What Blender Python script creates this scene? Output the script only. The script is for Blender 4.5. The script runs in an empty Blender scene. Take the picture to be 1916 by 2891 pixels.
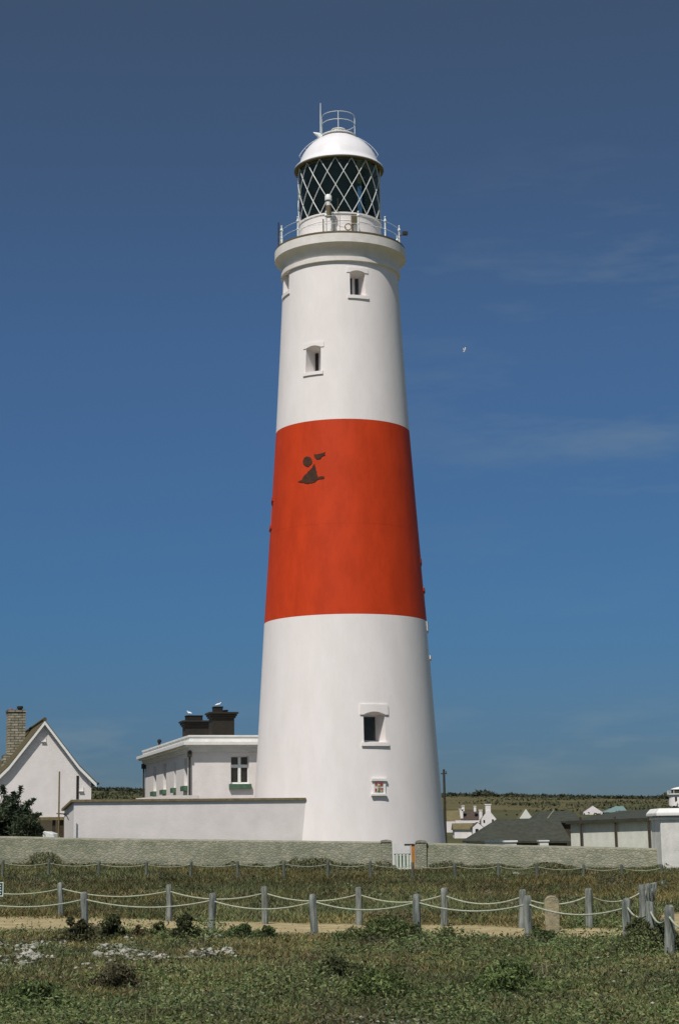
import bpy, bmesh, math, random
import numpy as np
from mathutils import Vector, Matrix
R = math.radians
random.seed(7); rng = np.random.default_rng(11)
sc = bpy.context.scene
col = sc.collection

# ------------------------------------------------------------------ camera
FPX, PW, PH = 5100.0, 1916.0, 2891.0
PITCH = math.atan((2365 - PH/2)/FPX); ROLL = 0.014
EYE = 1.6
cd = bpy.data.cameras.new('camera'); cam = bpy.data.objects.new('camera', cd); col.objects.link(cam)
cd.sensor_fit = 'VERTICAL'; cd.sensor_height = 36.0; cd.lens = FPX/PH*36.0
cd.clip_start = 0.1; cd.clip_end = 20000
cam.matrix_world = Matrix.Translation((0, 0, EYE)) @ Matrix.Rotation(math.pi/2 + PITCH, 4, 'X') @ Matrix.Rotation(-ROLL, 4, 'Z')
sc.camera = cam

# ------------------------------------------------------------------ sky, sun, exposure
SUN_EL, SUN_AZ = R(57), R(-24)      # azimuth seen from behind the camera, negative = to its left
w = bpy.data.worlds.new('World'); sc.world = w; w.use_nodes = True
nt = w.node_tree; nt.nodes.clear()
out = nt.nodes.new('ShaderNodeOutputWorld'); bg = nt.nodes.new('ShaderNodeBackground')
sky = nt.nodes.new('ShaderNodeTexSky'); sky.sky_type = 'NISHITA'; sky.sun_disc = False
sky.sun_elevation = SUN_EL
sky.sun_rotation = math.pi + abs(SUN_AZ)
sky.altitude = 0; sky.air_density = 1.0; sky.dust_density = 0.25; sky.ozone_density = 4.0
gam = nt.nodes.new('ShaderNodeGamma'); gam.inputs[1].default_value = 1.25
mul = nt.nodes.new('ShaderNodeMix'); mul.data_type = 'RGBA'; mul.blend_type = 'MULTIPLY'; mul.inputs[0].default_value = 1
mul.inputs[7].default_value = (0.60, 0.70, 0.78, 1)
# thin high cloud: faint wisps
tc = nt.nodes.new('ShaderNodeTexCoord'); mp = nt.nodes.new('ShaderNodeMapping'); mp.inputs['Scale'].default_value = (5, 5, 22)
nz = nt.nodes.new('ShaderNodeTexNoise'); nz.inputs['Scale'].default_value = 1.6; nz.inputs['Detail'].default_value = 6; nz.inputs['Roughness'].default_value = 0.6
cr = nt.nodes.new('ShaderNodeValToRGB'); cr.color_ramp.elements[0].position = 0.50; cr.color_ramp.elements[0].color = (0, 0, 0, 1)
cr.color_ramp.elements[1].position = 0.95; cr.color_ramp.elements[1].color = (0.62, 0.62, 0.62, 1)
cmix = nt.nodes.new('ShaderNodeMix'); cmix.data_type = 'RGBA'; cmix.inputs[7].default_value = (3.1, 4.2, 4.9, 1)
L = nt.links.new
L(sky.outputs[0], gam.inputs[0]); L(gam.outputs[0], mul.inputs[6])
L(tc.outputs['Generated'], mp.inputs[0]); L(mp.outputs[0], nz.inputs[0]); L(nz.outputs[0], cr.inputs[0])
mp.inputs['Rotation'].default_value = (0, R(-14), 0)
def wnode(t, **k):
    n_ = nt.nodes.new(t)
    for a_, b_ in k.items(): setattr(n_, a_, b_)
    return n_
sxc = wnode('ShaderNodeSeparateXYZ'); L(tc.outputs['Generated'], sxc.inputs[0])
xr = wnode('ShaderNodeMapRange'); xr.inputs[1].default_value = -.06; xr.inputs[2].default_value = .16; L(sxc.outputs['X'], xr.inputs[0])
zw = wnode('ShaderNodeValToRGB'); w_e = zw.color_ramp.elements
while len(w_e) < 4: w_e.new(.5)
for k_, (p_, v_) in enumerate([(.16, .2), (.22, 1.0), (.31, 1.0), (.38, 0.0)]): w_e[k_].position = p_; w_e[k_].color = (v_, v_, v_, 1)
L(sxc.outputs['Z'], zw.inputs[0])
wis0 = wnode('ShaderNodeMath', operation='MULTIPLY'); L(cr.outputs[0], wis0.inputs[0]); L(zw.outputs[0], wis0.inputs[1])
wis = wnode('ShaderNodeMath', operation='MULTIPLY'); L(wis0.outputs[0], wis.inputs[0]); L(xr.outputs[0], wis.inputs[1])
# low bank of grey-blue cloud over the right-hand horizon
zr = wnode('ShaderNodeValToRGB'); z_e = zr.color_ramp.elements
while len(z_e) < 4: z_e.new(.5)
for k_, (p_, v_) in enumerate([(.02, .35), (.045, 1.0), (.058, .75), (.078, 0.0)]): z_e[k_].position = p_; z_e[k_].color = (v_, v_, v_, 1)
L(sxc.outputs['Z'], zr.inputs[0])
mp2 = wnode('ShaderNodeMapping'); mp2.inputs['Scale'].default_value = (9, 9, 42); L(tc.outputs['Generated'], mp2.inputs[0])
nb = wnode('ShaderNodeTexNoise'); nb.inputs['Scale'].default_value = 1.8; nb.inputs['Detail'].default_value = 7; L(mp2.outputs[0], nb.inputs[0])
nr_ = wnode('ShaderNodeMapRange'); nr_.inputs[1].default_value = .47; nr_.inputs[2].default_value = .72; nr_.inputs[4].default_value = .5; L(nb.outputs[0], nr_.inputs[0])
bk_ = wnode('ShaderNodeMath', operation='MULTIPLY'); L(zr.outputs[0], bk_.inputs[0]); L(nr_.outputs[0], bk_.inputs[1])
csum = wnode('ShaderNodeMath', operation='ADD', use_clamp=True); L(wis.outputs[0], csum.inputs[0]); L(bk_.outputs[0], csum.inputs[1])
sx = nt.nodes.new('ShaderNodeSeparateXYZ'); L(tc.outputs['Generated'], sx.inputs[0])
er = nt.nodes.new('ShaderNodeValToRGB'); e_ = er.color_ramp.elements
while len(e_) < 6: e_.new(.5)
for k_, (p_, c_) in enumerate([(0.0, (.27, .32, .46)), (.05, (.29, .365, .50)), (.13, (.39, .52, .61)), (.27, (.74, .74, .73)), (.43, (1.12, .84, .64)), (.75, (2.2, 1.75, .98))]):
    e_[k_].position = p_; e_[k_].color = (*c_, 1)
L(sx.outputs['Z'], er.inputs[0])
mul2 = nt.nodes.new('ShaderNodeMix'); mul2.data_type = 'RGBA'; mul2.blend_type = 'MULTIPLY'; mul2.inputs[0].default_value = 1
L(mul.outputs[2], mul2.inputs[6]); L(er.outputs[0], mul2.inputs[7])
L(mul2.outputs[2], cmix.inputs[6]); L(csum.outputs[0], cmix.inputs[0])
L(cmix.outputs[2], bg.inputs[0]); bg.inputs[1].default_value = 0.065
L(bg.outputs[0], out.inputs[0])
sd = bpy.data.lights.new('sun', 'SUN'); sd.energy = 4.3; sd.angle = R(0.5); sd.color = (1.0, 0.925, 0.86)
so = bpy.data.objects.new('sun', sd); col.objects.link(so)
sundir = Vector((math.sin(SUN_AZ)*math.cos(SUN_EL), -math.cos(SUN_AZ)*math.cos(SUN_EL), math.sin(SUN_EL)))
so.rotation_euler = sundir.to_track_quat('Z', 'Y').to_euler(); so.location = (-30, -60, 80)
vs = sc.view_settings; vs.view_transform = 'Standard'; vs.look = 'None'; vs.exposure = 0.0; vs.gamma = 1

# ------------------------------------------------------------------ pixel of the photograph -> direction
def ray(px, py):
    u, v = px - PW/2, -(py - PH/2)
    c, s = math.cos(-ROLL), math.sin(-ROLL)
    u, v = u*c - v*s, u*s + v*c
    return Vector((u, FPX*math.cos(PITCH) - v*math.sin(PITCH), FPX*math.sin(PITCH) + v*math.cos(PITCH)))
def at(px, py, Y):
    d = ray(px, py); return Vector((0, 0, EYE)) + d*(Y/d.y)

# ------------------------------------------------------------------ materials
def mat(name, c1, c2=None, scale=4.0, rough=0.75, bump=0.0, bscale=30.0, spec=0.3, detail=6, metallic=0, coords='Object', stretch=(1, 1, 1), lo=0.35, hi=0.65):
    m = bpy.data.materials.new(name); m.use_nodes = True
    n = m.node_tree; b = n.nodes['Principled BSDF']
    b.inputs['Roughness'].default_value = rough; b.inputs['Specular IOR Level'].default_value = spec
    b.inputs['Metallic'].default_value = metallic
    t = n.nodes.new('ShaderNodeTexCoord'); mpn = n.nodes.new('ShaderNodeMapping'); mpn.inputs['Scale'].default_value = stretch
    n.links.new(t.outputs[coords], mpn.inputs[0])
    if c2 is None: c2 = tuple(x*0.88 for x in c1)
    z = n.nodes.new('ShaderNodeTexNoise'); z.inputs['Scale'].default_value = scale; z.inputs['Detail'].default_value = detail; z.inputs['Roughness'].default_value = 0.65
    rp = n.nodes.new('ShaderNodeValToRGB'); rp.color_ramp.elements[0].position = lo; rp.color_ramp.elements[1].position = hi
    rp.color_ramp.elements[0].color = (*c2, 1); rp.color_ramp.elements[1].color = (*c1, 1)
    n.links.new(mpn.outputs[0], z.inputs[0]); n.links.new(z.outputs[0], rp.inputs[0]); n.links.new(rp.outputs[0], b.inputs['Base Color'])
    if bump:
        z2 = n.nodes.new('ShaderNodeTexNoise'); z2.inputs['Scale'].default_value = bscale; z2.inputs['Detail'].default_value = 5
        bp = n.nodes.new('ShaderNodeBump'); bp.inputs['Strength'].default_value = bump; bp.inputs['Distance'].default_value = 0.02
        n.links.new(mpn.outputs[0], z2.inputs[0]); n.links.new(z2.outputs[0], bp.inputs['Height']); n.links.new(bp.outputs[0], b.inputs['Normal'])
    return m
def leafmat(name, rough=0.7):
    m = bpy.data.materials.new(name); m.use_nodes = True; n = m.node_tree; b = n.nodes['Principled BSDF']
    a = n.nodes.new('ShaderNodeVertexColor'); a.layer_name = 'col'
    b.inputs['Roughness'].default_value = rough; b.inputs['Specular IOR Level'].default_value = 0.2
    n.links.new(a.outputs[0], b.inputs['Base Color'])
    tr = n.nodes.new('ShaderNodeBsdfTranslucent'); mx = n.nodes.new('ShaderNodeMixShader'); mx.inputs[0].default_value = 0.22
    n.links.new(a.outputs[0], tr.inputs[0]); o = n.nodes['Material Output']
    n.links.new(b.outputs[0], mx.inputs[1]); n.links.new(tr.outputs[0], mx.inputs[2]); n.links.new(mx.outputs[0], o.inputs[0])
    return m
def glassmat(name, tint, refl=0.12, rough=0.05, clear=0.9):
    m = bpy.data.materials.new(name); m.use_nodes = True; n = m.node_tree; n.nodes.remove(n.nodes['Principled BSDF'])
    t = n.nodes.new('ShaderNodeBsdfTransparent'); t.inputs[0].default_value = (*tint, 1)
    g = n.nodes.new('ShaderNodeBsdfGlossy'); g.inputs[1].default_value = rough; g.inputs[0].default_value = (0.8, 0.9, 0.9, 1)
    f = n.nodes.new('ShaderNodeFresnel'); f.inputs[0].default_value = 1.35
    mx = n.nodes.new('ShaderNodeMixShader'); o = n.nodes['Material Output']
    n.links.new(f.outputs[0], mx.inputs[0]); n.links.new(t.outputs[0], mx.inputs[1]); n.links.new(g.outputs[0], mx.inputs[2]); n.links.new(mx.outputs[0], o.inputs[0])
    return m
M = {}
M['white'] = mat('white_paint', (0.82, 0.785, 0.765), (0.765, 0.73, 0.705), scale=1.1, rough=0.55, bump=0.25, bscale=9, spec=0.3, stretch=(1, 1, 0.35))
M['red'] = mat('red_paint', (0.56, 0.052, 0.011), (0.46, 0.042, 0.009), scale=1.3, rough=0.6, bump=0.25, bscale=9, spec=0.15, stretch=(1, 1, 0.4))
M['red_dark'] = mat('dark_red_brown', (0.026, 0.024, 0.018), (0.085, 0.028, 0.013), scale=5, rough=0.9, bump=0.5)
M['dome'] = mat('dome_paint', (0.80, 0.79, 0.80), (0.76, 0.75, 0.76), scale=2, rough=0.28, spec=0.6)
M['soffit'] = mat('gallery_white', (0.78, 0.75, 0.72), (0.68, 0.66, 0.60), scale=2, rough=0.6, bump=0.2, bscale=12)
M['metal_white'] = mat('white_metal', (0.74, 0.78, 0.76), (0.66, 0.70, 0.68), scale=12, rough=0.4, spec=0.5)
M['dark'] = mat('dark_inside', (0.11, 0.12, 0.09), (0.14, 0.12, 0.08), scale=6, rough=0.8)
M['pane'] = mat('window_glass', (0.018, 0.016, 0.012), (0.03, 0.028, 0.022), scale=3, rough=0.15, spec=0.5)
M['lens'] = mat('lens_glass', (0.02, 0.045, 0.035), (0.07, 0.13, 0.11), scale=5, rough=0.1, spec=0.8, stretch=(.3, .3, 6))
M['brass'] = mat('olive_metal', (0.16, 0.13, 0.06), (0.08, 0.07, 0.04), scale=20, rough=0.5, spec=0.4)
M['black'] = mat('black_paint', (0.016, 0.015, 0.012), (0.026, 0.022, 0.016), scale=5, rough=0.85, bump=0.4)
M['render'] = mat('white_render', (0.79, 0.755, 0.73), (0.69, 0.66, 0.63), scale=0.9, rough=0.8, bump=0.5, bscale=14)
M['cornice'] = mat('white_cornice', (0.78, 0.775, 0.75), (0.66, 0.67, 0.63), scale=2, rough=0.7, bump=0.3, bscale=16)
M['trim'] = mat('white_trim', (0.80, 0.82, 0.80), (0.70, 0.73, 0.70), scale=8, rough=0.5)
M['green'] = mat('green_paint', (0.085, 0.165, 0.105), (0.055, 0.11, 0.07), scale=8, rough=0.6)
M['pipe'] = mat('dark_pipe', (0.045, 0.04, 0.03), (0.03, 0.028, 0.02), scale=10, rough=0.7)
M['brown'] = mat('brown_fascia', (0.24, 0.20, 0.11), (0.13, 0.105, 0.055), scale=7, rough=0.85, bump=0.4)
M['tile'] = mat('mossy_tile', (0.13, 0.105, 0.045), (0.06, 0.052, 0.028), scale=6, rough=0.9, bump=0.8, bscale=20, stretch=(1, 1, 3))
M['slate'] = mat('dark_slate', (0.056, 0.061, 0.044), (0.034, 0.038, 0.029), scale=2.5, rough=0.85, bump=0.6, bscale=12)
M['rooffar'] = mat('far_roof', (0.085, 0.06, 0.048), (0.05, 0.04, 0.034), scale=1.5, rough=0.9)
M['oliveroof'] = mat('olive_roof', (0.17, 0.14, 0.07), (0.11, 0.10, 0.05), scale=1.5, rough=0.9)
M['post'] = mat('weathered_timber', (0.27, 0.29, 0.26), (0.10, 0.115, 0.10), scale=16, rough=0.95, bump=1.0, bscale=45, stretch=(1, 1, 0.14), lo=.38, hi=.60)
M['postfar'] = mat('lichened_timber', (0.15, 0.17, 0.14), (0.07, 0.08, 0.065), scale=14, rough=0.95, bump=1.0, bscale=40, stretch=(1, 1, .2))
M['rope'] = mat('pale_rope', (0.46, 0.49, 0.37), (0.27, 0.30, 0.21), scale=30, rough=0.9, bump=0.6, bscale=90)
M['wall'] = mat('rough_stone_render', (0.31, 0.30, 0.225), (0.15, 0.17, 0.125), scale=5.5, rough=0.95, bump=1.0, bscale=11, detail=9, lo=0.30, hi=0.70)
M['coping'] = mat('stone_coping', (0.29, 0.28, 0.21), (0.18, 0.19, 0.14), scale=4, rough=0.95, bump=0.8, bscale=14)
M['pier'] = mat('pier_render', (0.74, 0.73, 0.69), (0.55, 0.56, 0.50), scale=1.6, rough=0.85, bump=0.4, bscale=15)
M['greyrender'] = mat('grey_white_render', (0.72, 0.74, 0.67), (0.60, 0.63, 0.56), scale=2, rough=0.85, bump=0.4, bscale=15)
M['darkwood'] = mat('brown_post_wood', (0.07, 0.05, 0.03), (0.04, 0.03, 0.018), scale=6, rough=0.8)
M['orange'] = mat('orange_timber', (0.52, 0.22, 0.045), (0.36, 0.15, 0.03), scale=9, rough=0.7, stretch=(1, 1, .2))
M['gategreen'] = mat('pale_green_gate', (0.62, 0.67, 0.58), (0.48, 0.55, 0.45), scale=9, rough=0.7)
M['board'] = mat('notice_board', (0.66, 0.66, 0.64), (0.58, 0.58, 0.56), scale=5, rough=0.5)
M['signgreen'] = mat('sign_green', (0.022, 0.085, 0.055), (0.016, 0.06, 0.045), scale=5, rough=0.5)
M['shieldred'] = mat('shield_red', (0.45, 0.05, 0.03), (0.32, 0.04, 0.03), scale=9, rough=0.5)
M['gold'] = mat('shield_gold', (0.35, 0.24, 0.06), (0.25, 0.17, 0.05), scale=9, rough=0.5)
M['sgreen'] = mat('shield_green', (0.10, 0.16, 0.05), (0.07, 0.11, 0.04), scale=9, rough=0.5)
M['stonetan'] = mat('lichened_stone', (0.34, 0.30, 0.19), (0.17, 0.16, 0.11), scale=11, rough=0.95, bump=0.8, bscale=30)
M['rock'] = mat('limestone', (0.42, 0.42, 0.35), (0.20, 0.20, 0.16), scale=4, rough=0.9, bump=0.7, bscale=14)
M['stack'] = mat('stone_chimney_base', (0.24, 0.21, 0.15), (0.15, 0.13, 0.10), scale=4, rough=0.95, bump=0.9, bscale=12)
M['terracotta'] = mat('terracotta', (0.42, 0.16, 0.08), (0.30, 0.12, 0.06), scale=9, rough=0.8)
M['van'] = mat('white_bodywork', (0.70, 0.74, 0.72), (0.66, 0.70, 0.68), scale=3, rough=0.3, spec=0.5)
M['tyre'] = mat('tyre_rubber', (0.03, 0.03, 0.03), None, scale=9, rough=0.8)
M['bird'] = mat('gull_plumage', (0.85, 0.85, 0.85), (0.75, 0.76, 0.78), scale=9, rough=0.7)
M['bark'] = mat('bark', (0.09, 0.07, 0.05), (0.05, 0.04, 0.03), scale=9, rough=0.95, bump=0.8)
M['pole'] = mat('tarred_pole', (0.055, 0.05, 0.035), (0.03, 0.03, 0.022), scale=6, rough=0.8)
M['poleolive'] = mat('olive_pole', (0.22, 0.17, 0.07), (0.14, 0.11, 0.05), scale=6, rough=0.8)
M['glasshouse'] = mat('roof_glazing', (0.20, 0.30, 0.28), (0.12, 0.18, 0.17), scale=5, rough=0.3, spec=0.6)
M['leaf'] = leafmat('foliage'); M['grass'] = leafmat('grass_blades', 0.8)
M['lglass'] = glassmat('lantern_glass', (0.72, 0.84, 0.80))
# brick-coursed chimney
def brickmat():
    m = bpy.data.materials.new('coursed_stone'); m.use_nodes = True; n = m.node_tree; b = n.nodes['Principled BSDF']; b.inputs['Roughness'].default_value = 0.95
    t = n.nodes.new('ShaderNodeTexCoord'); mpn = n.nodes.new('ShaderNodeMapping'); mpn.inputs['Rotation'].default_value = (R(90), 0, 0)
    br = n.nodes.new('ShaderNodeTexBrick'); br.inputs['Scale'].default_value = 1.0
    br.inputs['Color1'].default_value = (0.42, 0.39, 0.29, 1); br.inputs['Color2'].default_value = (0.29, 0.28, 0.21, 1); br.inputs['Mortar'].default_value = (0.09, 0.085, 0.06, 1)
    br.inputs['Brick Width'].default_value = 0.42; br.inputs['Row Height'].default_value = 0.15; br.inputs['Mortar Size'].default_value = 0.018
    z = n.nodes.new('ShaderNodeTexNoise'); z.inputs['Scale'].default_value = 6
    mx = n.nodes.new('ShaderNodeMix'); mx.data_type = 'RGBA'; mx.blend_type = 'MULTIPLY'; mx.inputs[0].default_value = 0.7
    bp = n.nodes.new('ShaderNodeBump'); bp.inputs['Strength'].default_value = 0.8; bp.inputs['Distance'].default_value = 0.03
    rp = n.nodes.new('ShaderNodeValToRGB'); rp.color_ramp.elements[0].position = .3; rp.color_ramp.elements[0].color = (.4, .4, .4, 1); rp.color_ramp.elements[1].position = .65
    n.links.new(t.outputs['Object'], mpn.inputs[0]); n.links.new(mpn.outputs[0], br.inputs[0]); n.links.new(t.outputs['Object'], z.inputs[0])
    n.links.new(z.outputs[0], rp.inputs[0]); n.links.new(br.outputs[0], mx.inputs[6]); n.links.new(rp.outputs[0], mx.inputs[7]); n.links.new(mx.outputs[2], b.inputs['Base Color'])
    n.links.new(br.outputs['Fac'], bp.inputs['Height']); bp.invert = True; n.links.new(bp.outputs[0], b.inputs['Normal'])
    return m
M['brick'] = brickmat()
def rubblemat():
    m = bpy.data.materials.new('rubble_stone'); m.use_nodes = True; n = m.node_tree; b = n.nodes['Principled BSDF']; b.inputs['Roughness'].default_value = 0.95; b.inputs['Specular IOR Level'].default_value = .15
    t = n.nodes.new('ShaderNodeTexCoord'); mpn = n.nodes.new('ShaderNodeMapping'); mpn.inputs['Scale'].default_value = (6.0, 6.0, 10.0)
    dn = n.nodes.new('ShaderNodeTexNoise'); dn.inputs['Scale'].default_value = 3; ad = n.nodes.new('ShaderNodeMix'); ad.data_type = 'RGBA'; ad.blend_type = 'LINEAR_LIGHT'; ad.inputs[0].default_value = .12
    v = n.nodes.new('ShaderNodeTexVoronoi'); v.inputs['Scale'].default_value = 1.0
    v2 = n.nodes.new('ShaderNodeTexVoronoi'); v2.feature = 'DISTANCE_TO_EDGE'; v2.inputs['Scale'].default_value = 1.0
    n.links.new(t.outputs['Object'], mpn.inputs[0]); n.links.new(t.outputs['Object'], dn.inputs[0]); n.links.new(mpn.outputs[0], ad.inputs[6]); n.links.new(dn.outputs[1], ad.inputs[7])
    for q in (v, v2): n.links.new(ad.outputs[2], q.inputs['Vector'])
    sp = n.nodes.new('ShaderNodeSeparateColor'); n.links.new(v.outputs['Color'], sp.inputs[0])
    r1 = n.nodes.new('ShaderNodeValToRGB'); e = r1.color_ramp.elements; e.new(.5); e[0].position = 0; e[1].position = .5; e[2].position = 1
    e[0].color = (.27, .28, .215, 1); e[1].color = (.33, .325, .25, 1); e[2].color = (.39, .37, .285, 1); n.links.new(sp.outputs[0], r1.inputs[0])
    r2 = n.nodes.new('ShaderNodeValToRGB'); r2.color_ramp.elements[0].position = .0; r2.color_ramp.elements[0].color = (.80, .80, .77, 1); r2.color_ramp.elements[1].position = .16; n.links.new(v2.outputs['Distance'], r2.inputs[0])
    z = n.nodes.new('ShaderNodeTexNoise'); z.inputs['Scale'].default_value = .8; z.inputs['Detail'].default_value = 9; z.inputs['Roughness'].default_value = .7; n.links.new(t.outputs['Object'], z.inputs[0])
    r3 = n.nodes.new('ShaderNodeValToRGB'); r3.color_ramp.elements[0].position = .35; r3.color_ramp.elements[0].color = (.70, .75, .68, 1); r3.color_ramp.elements[1].position = .62; n.links.new(z.outputs[0], r3.inputs[0])
    m1 = n.nodes.new('ShaderNodeMix'); m1.data_type = 'RGBA'; m1.blend_type = 'MULTIPLY'; m1.inputs[0].default_value = 1; m2 = n.nodes.new('ShaderNodeMix'); m2.data_type = 'RGBA'; m2.blend_type = 'MULTIPLY'; m2.inputs[0].default_value = 1
    n.links.new(r1.outputs[0], m1.inputs[6]); n.links.new(r2.outputs[0], m1.inputs[7]); n.links.new(m1.outputs[2], m2.inputs[6]); n.links.new(r3.outputs[0], m2.inputs[7]); n.links.new(m2.outputs[2], b.inputs['Base Color'])
    bp = n.nodes.new('ShaderNodeBump'); bp.inputs['Strength'].default_value = 1; bp.inputs['Distance'].default_value = .05; n.links.new(r2.outputs[0], bp.inputs['Height']); n.links.new(bp.outputs[0], b.inputs['Normal'])
    return m
M['wall'] = rubblemat()

# ------------------------------------------------------------------ mesh helper
class MB:
    def __init__(s): s.v = []; s.f = []; s.mi = []
    def add(s, vs, fs, mi=0):
        o = len(s.v); s.v += [tuple(v) for v in vs]; s.f += [tuple(i + o for i in f) for f in fs]; s.mi += [mi]*len(fs); return s
    def box(s, c, size, rot=0, mi=0, tilt=None):
        x, y, z = (k/2 for k in size)
        vs = [Vector((a*x, b*y, d*z)) for d in (-1, 1) for a, b in ((-1, -1), (1, -1), (1, 1), (-1, 1))]
        m = Matrix.Rotation(rot, 3, 'Z')
        if tilt: m = m @ Matrix.Rotation(tilt[1], 3, tilt[0])
        c = Vector(c); vs = [m @ v + c for v in vs]
        return s.add(vs, [(3, 2, 1, 0), (4, 5, 6, 7), (0, 1, 5, 4), (1, 2, 6, 5), (2, 3, 7, 6), (3, 0, 4, 7)], mi)
    def quad(s, a, b, c, d, mi=0): return s.add([a, b, c, d], [(0, 1, 2, 3)], mi)
    def tube(s, pts, r, n=8, cap=True, mi=0):
        pts = [Vector(p) for p in pts]; rs = r if isinstance(r, (list, tuple)) else [r]*len(pts)
        vs = []; fs = []; up = Vector((0, 0, 1))
        for i, p in enumerate(pts):
            d = (pts[min(i+1, len(pts)-1)] - pts[max(i-1, 0)])
            d = d.normalized() if d.length > 1e-9 else up
            a = d.cross(up if abs(d.z) < 0.95 else Vector((1, 0, 0))).normalized(); b = d.cross(a)
            for k in range(n):
                t = 2*math.pi*k/n; vs.append(p + (a*math.cos(t) + b*math.sin(t))*rs[i])
        for i in range(len(pts)-1):
            for k in range(n):
                k2 = (k+1) % n; fs.append((i*n+k, i*n+k2, (i+1)*n+k2, (i+1)*n+k))
        if cap: fs.append(tuple(range(n))[::-1]); fs.append(tuple((len(pts)-1)*n + k for k in range(n)))
        return s.add(vs, fs, mi)
    def lathe(s, prof, n=96, c=(0, 0), a0=0.0, a1=2*math.pi, mi=0):
        full = abs(a1 - a0 - 2*math.pi) < 1e-6; m = n if full else n+1; vs = []; fs = []
        for z, r in prof:
            for k in range(m):
                t = a0 + (a1-a0)*k/n; vs.append((c[0] + r*math.sin(t), c[1] - r*math.cos(t), z))
        for i in range(len(prof)-1):
            for k in range(n):
                k2 = (k+1) % m if full else k+1
                fs.append((i*m+k, i*m+k2, (i+1)*m+k2, (i+1)*m+k))
        return s.add(vs, fs, mi)
    def prism(s, outline, fn0, fn1, mi=0):
        """outline: list of 2-D points; fn0/fn1 map a 2-D point to 3-D on the front and the back side"""
        n = len(outline); vs = [fn0(p) for p in outline] + [fn1(p) for p in outline]
        fs = [tuple(range(n)), tuple(range(2*n-1, n-1, -1))] + [((i+1) % n, i, n+i, n+(i+1) % n) for i in range(n)]
        return s.add(vs, fs, mi)
    def ball(s, c, r, n=10, m=8, sz=1.0, mi=0):
        prof = [(-math.cos(math.pi*i/m)*r*sz, max(1e-4, math.sin(math.pi*i/m)*r)) for i in range(m+1)]
        o = len(s.v); s.lathe(prof, n, mi=mi)
        s.v[o:] = [(x + c[0], y + c[1], z + c[2]) for x, y, z in s.v[o:]]; return s
    def build(s, name, mats, parent=None, smooth=False, loc=None, bevel=0):
        me = bpy.data.meshes.new(name); me.from_pydata(s.v, [], s.f)
        if not isinstance(mats, (list, tuple)): mats = [mats]
        for m in mats: me.materials.append(m)
        if len(mats) > 1: me.polygons.foreach_set('material_index', s.mi)
        bm = bmesh.new(); bm.from_mesh(me); bmesh.ops.recalc_face_normals(bm, faces=bm.faces); bm.to_mesh(me); bm.free()
        if smooth:
            me.polygons.foreach_set('use_smooth', [True]*len(me.polygons))
            me.set_sharp_from_angle(angle=R(35))
        me.update(); o = bpy.data.objects.new(name, me); col.objects.link(o)
        if parent: o.parent = parent
        if loc is not None: o.location = loc
        if bevel:
            b = o.modifiers.new('bevel', 'BEVEL'); b.width = bevel; b.segments = 2; b.limit_method = 'ANGLE'
        return o
def empty(name, loc, rz=0.0, label=None, cat=None, group=None):
    o = bpy.data.objects.new(name, None); o.location = loc; o.rotation_euler = (0, 0, rz); o.empty_display_size = 0.2; col.objects.link(o)
    return tag(o, label, cat, group)
def tag(o, label=None, cat=None, group=None, kind=None):
    if label: o['label'] = label
    if cat: o['category'] = cat
    if group: o['group'] = group
    if kind: o['kind'] = kind
    return o

# ------------------------------------------------------------------ terrain
def sstep(a, b, x):
    t = np.clip((np.asarray(x, float) - a)/(b - a), 0, 1); return t*t*(3-2*t)
_tab = rng.random((256, 256))
def vnoise(x, y):
    x = np.asarray(x, float); y = np.asarray(y, float); xi = np.floor(x).astype(int); yi = np.floor(y).astype(int)
    fx = x - xi; fy = y - yi; fx = fx*fx*(3-2*fx); fy = fy*fy*(3-2*fy)
    g = lambda a, b: _tab[a & 255, b & 255]
    return (g(xi, yi)*(1-fx) + g(xi+1, yi)*fx)*(1-fy) + (g(xi, yi+1)*(1-fx) + g(xi+1, yi+1)*fx)*fy
def fbm(x, y, o=4):
    s = 0; a = 0.5
    for i in range(o): s = s + a*vnoise(x*2**i + 17*i, y*2**i + 31*i); a *= 0.5
    return s/(1-0.5**o)
def path_mask(X, Y):
    X = np.asarray(X, float); Y = np.asarray(Y, float)
    yc = 33.0 - 0.62*X + 0.4*(fbm(X*.3, Y*.1 + 5) - .5)
    hw = np.where(X < 0, 2.3, 2.3 - 0.16*X) + 1.2*(fbm(X*.6 + 9, Y*.6) - .5)
    a = 1 - sstep(0.7, 1.25, np.abs(Y - yc)/np.maximum(hw, .5))
    b = sstep(4.5, 4.8, X - 0.12*(Y-24)*(Y > 24))*(1 - sstep(36, 39, Y))*sstep(15, 17, Y)
    return np.maximum(a, b)
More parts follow.
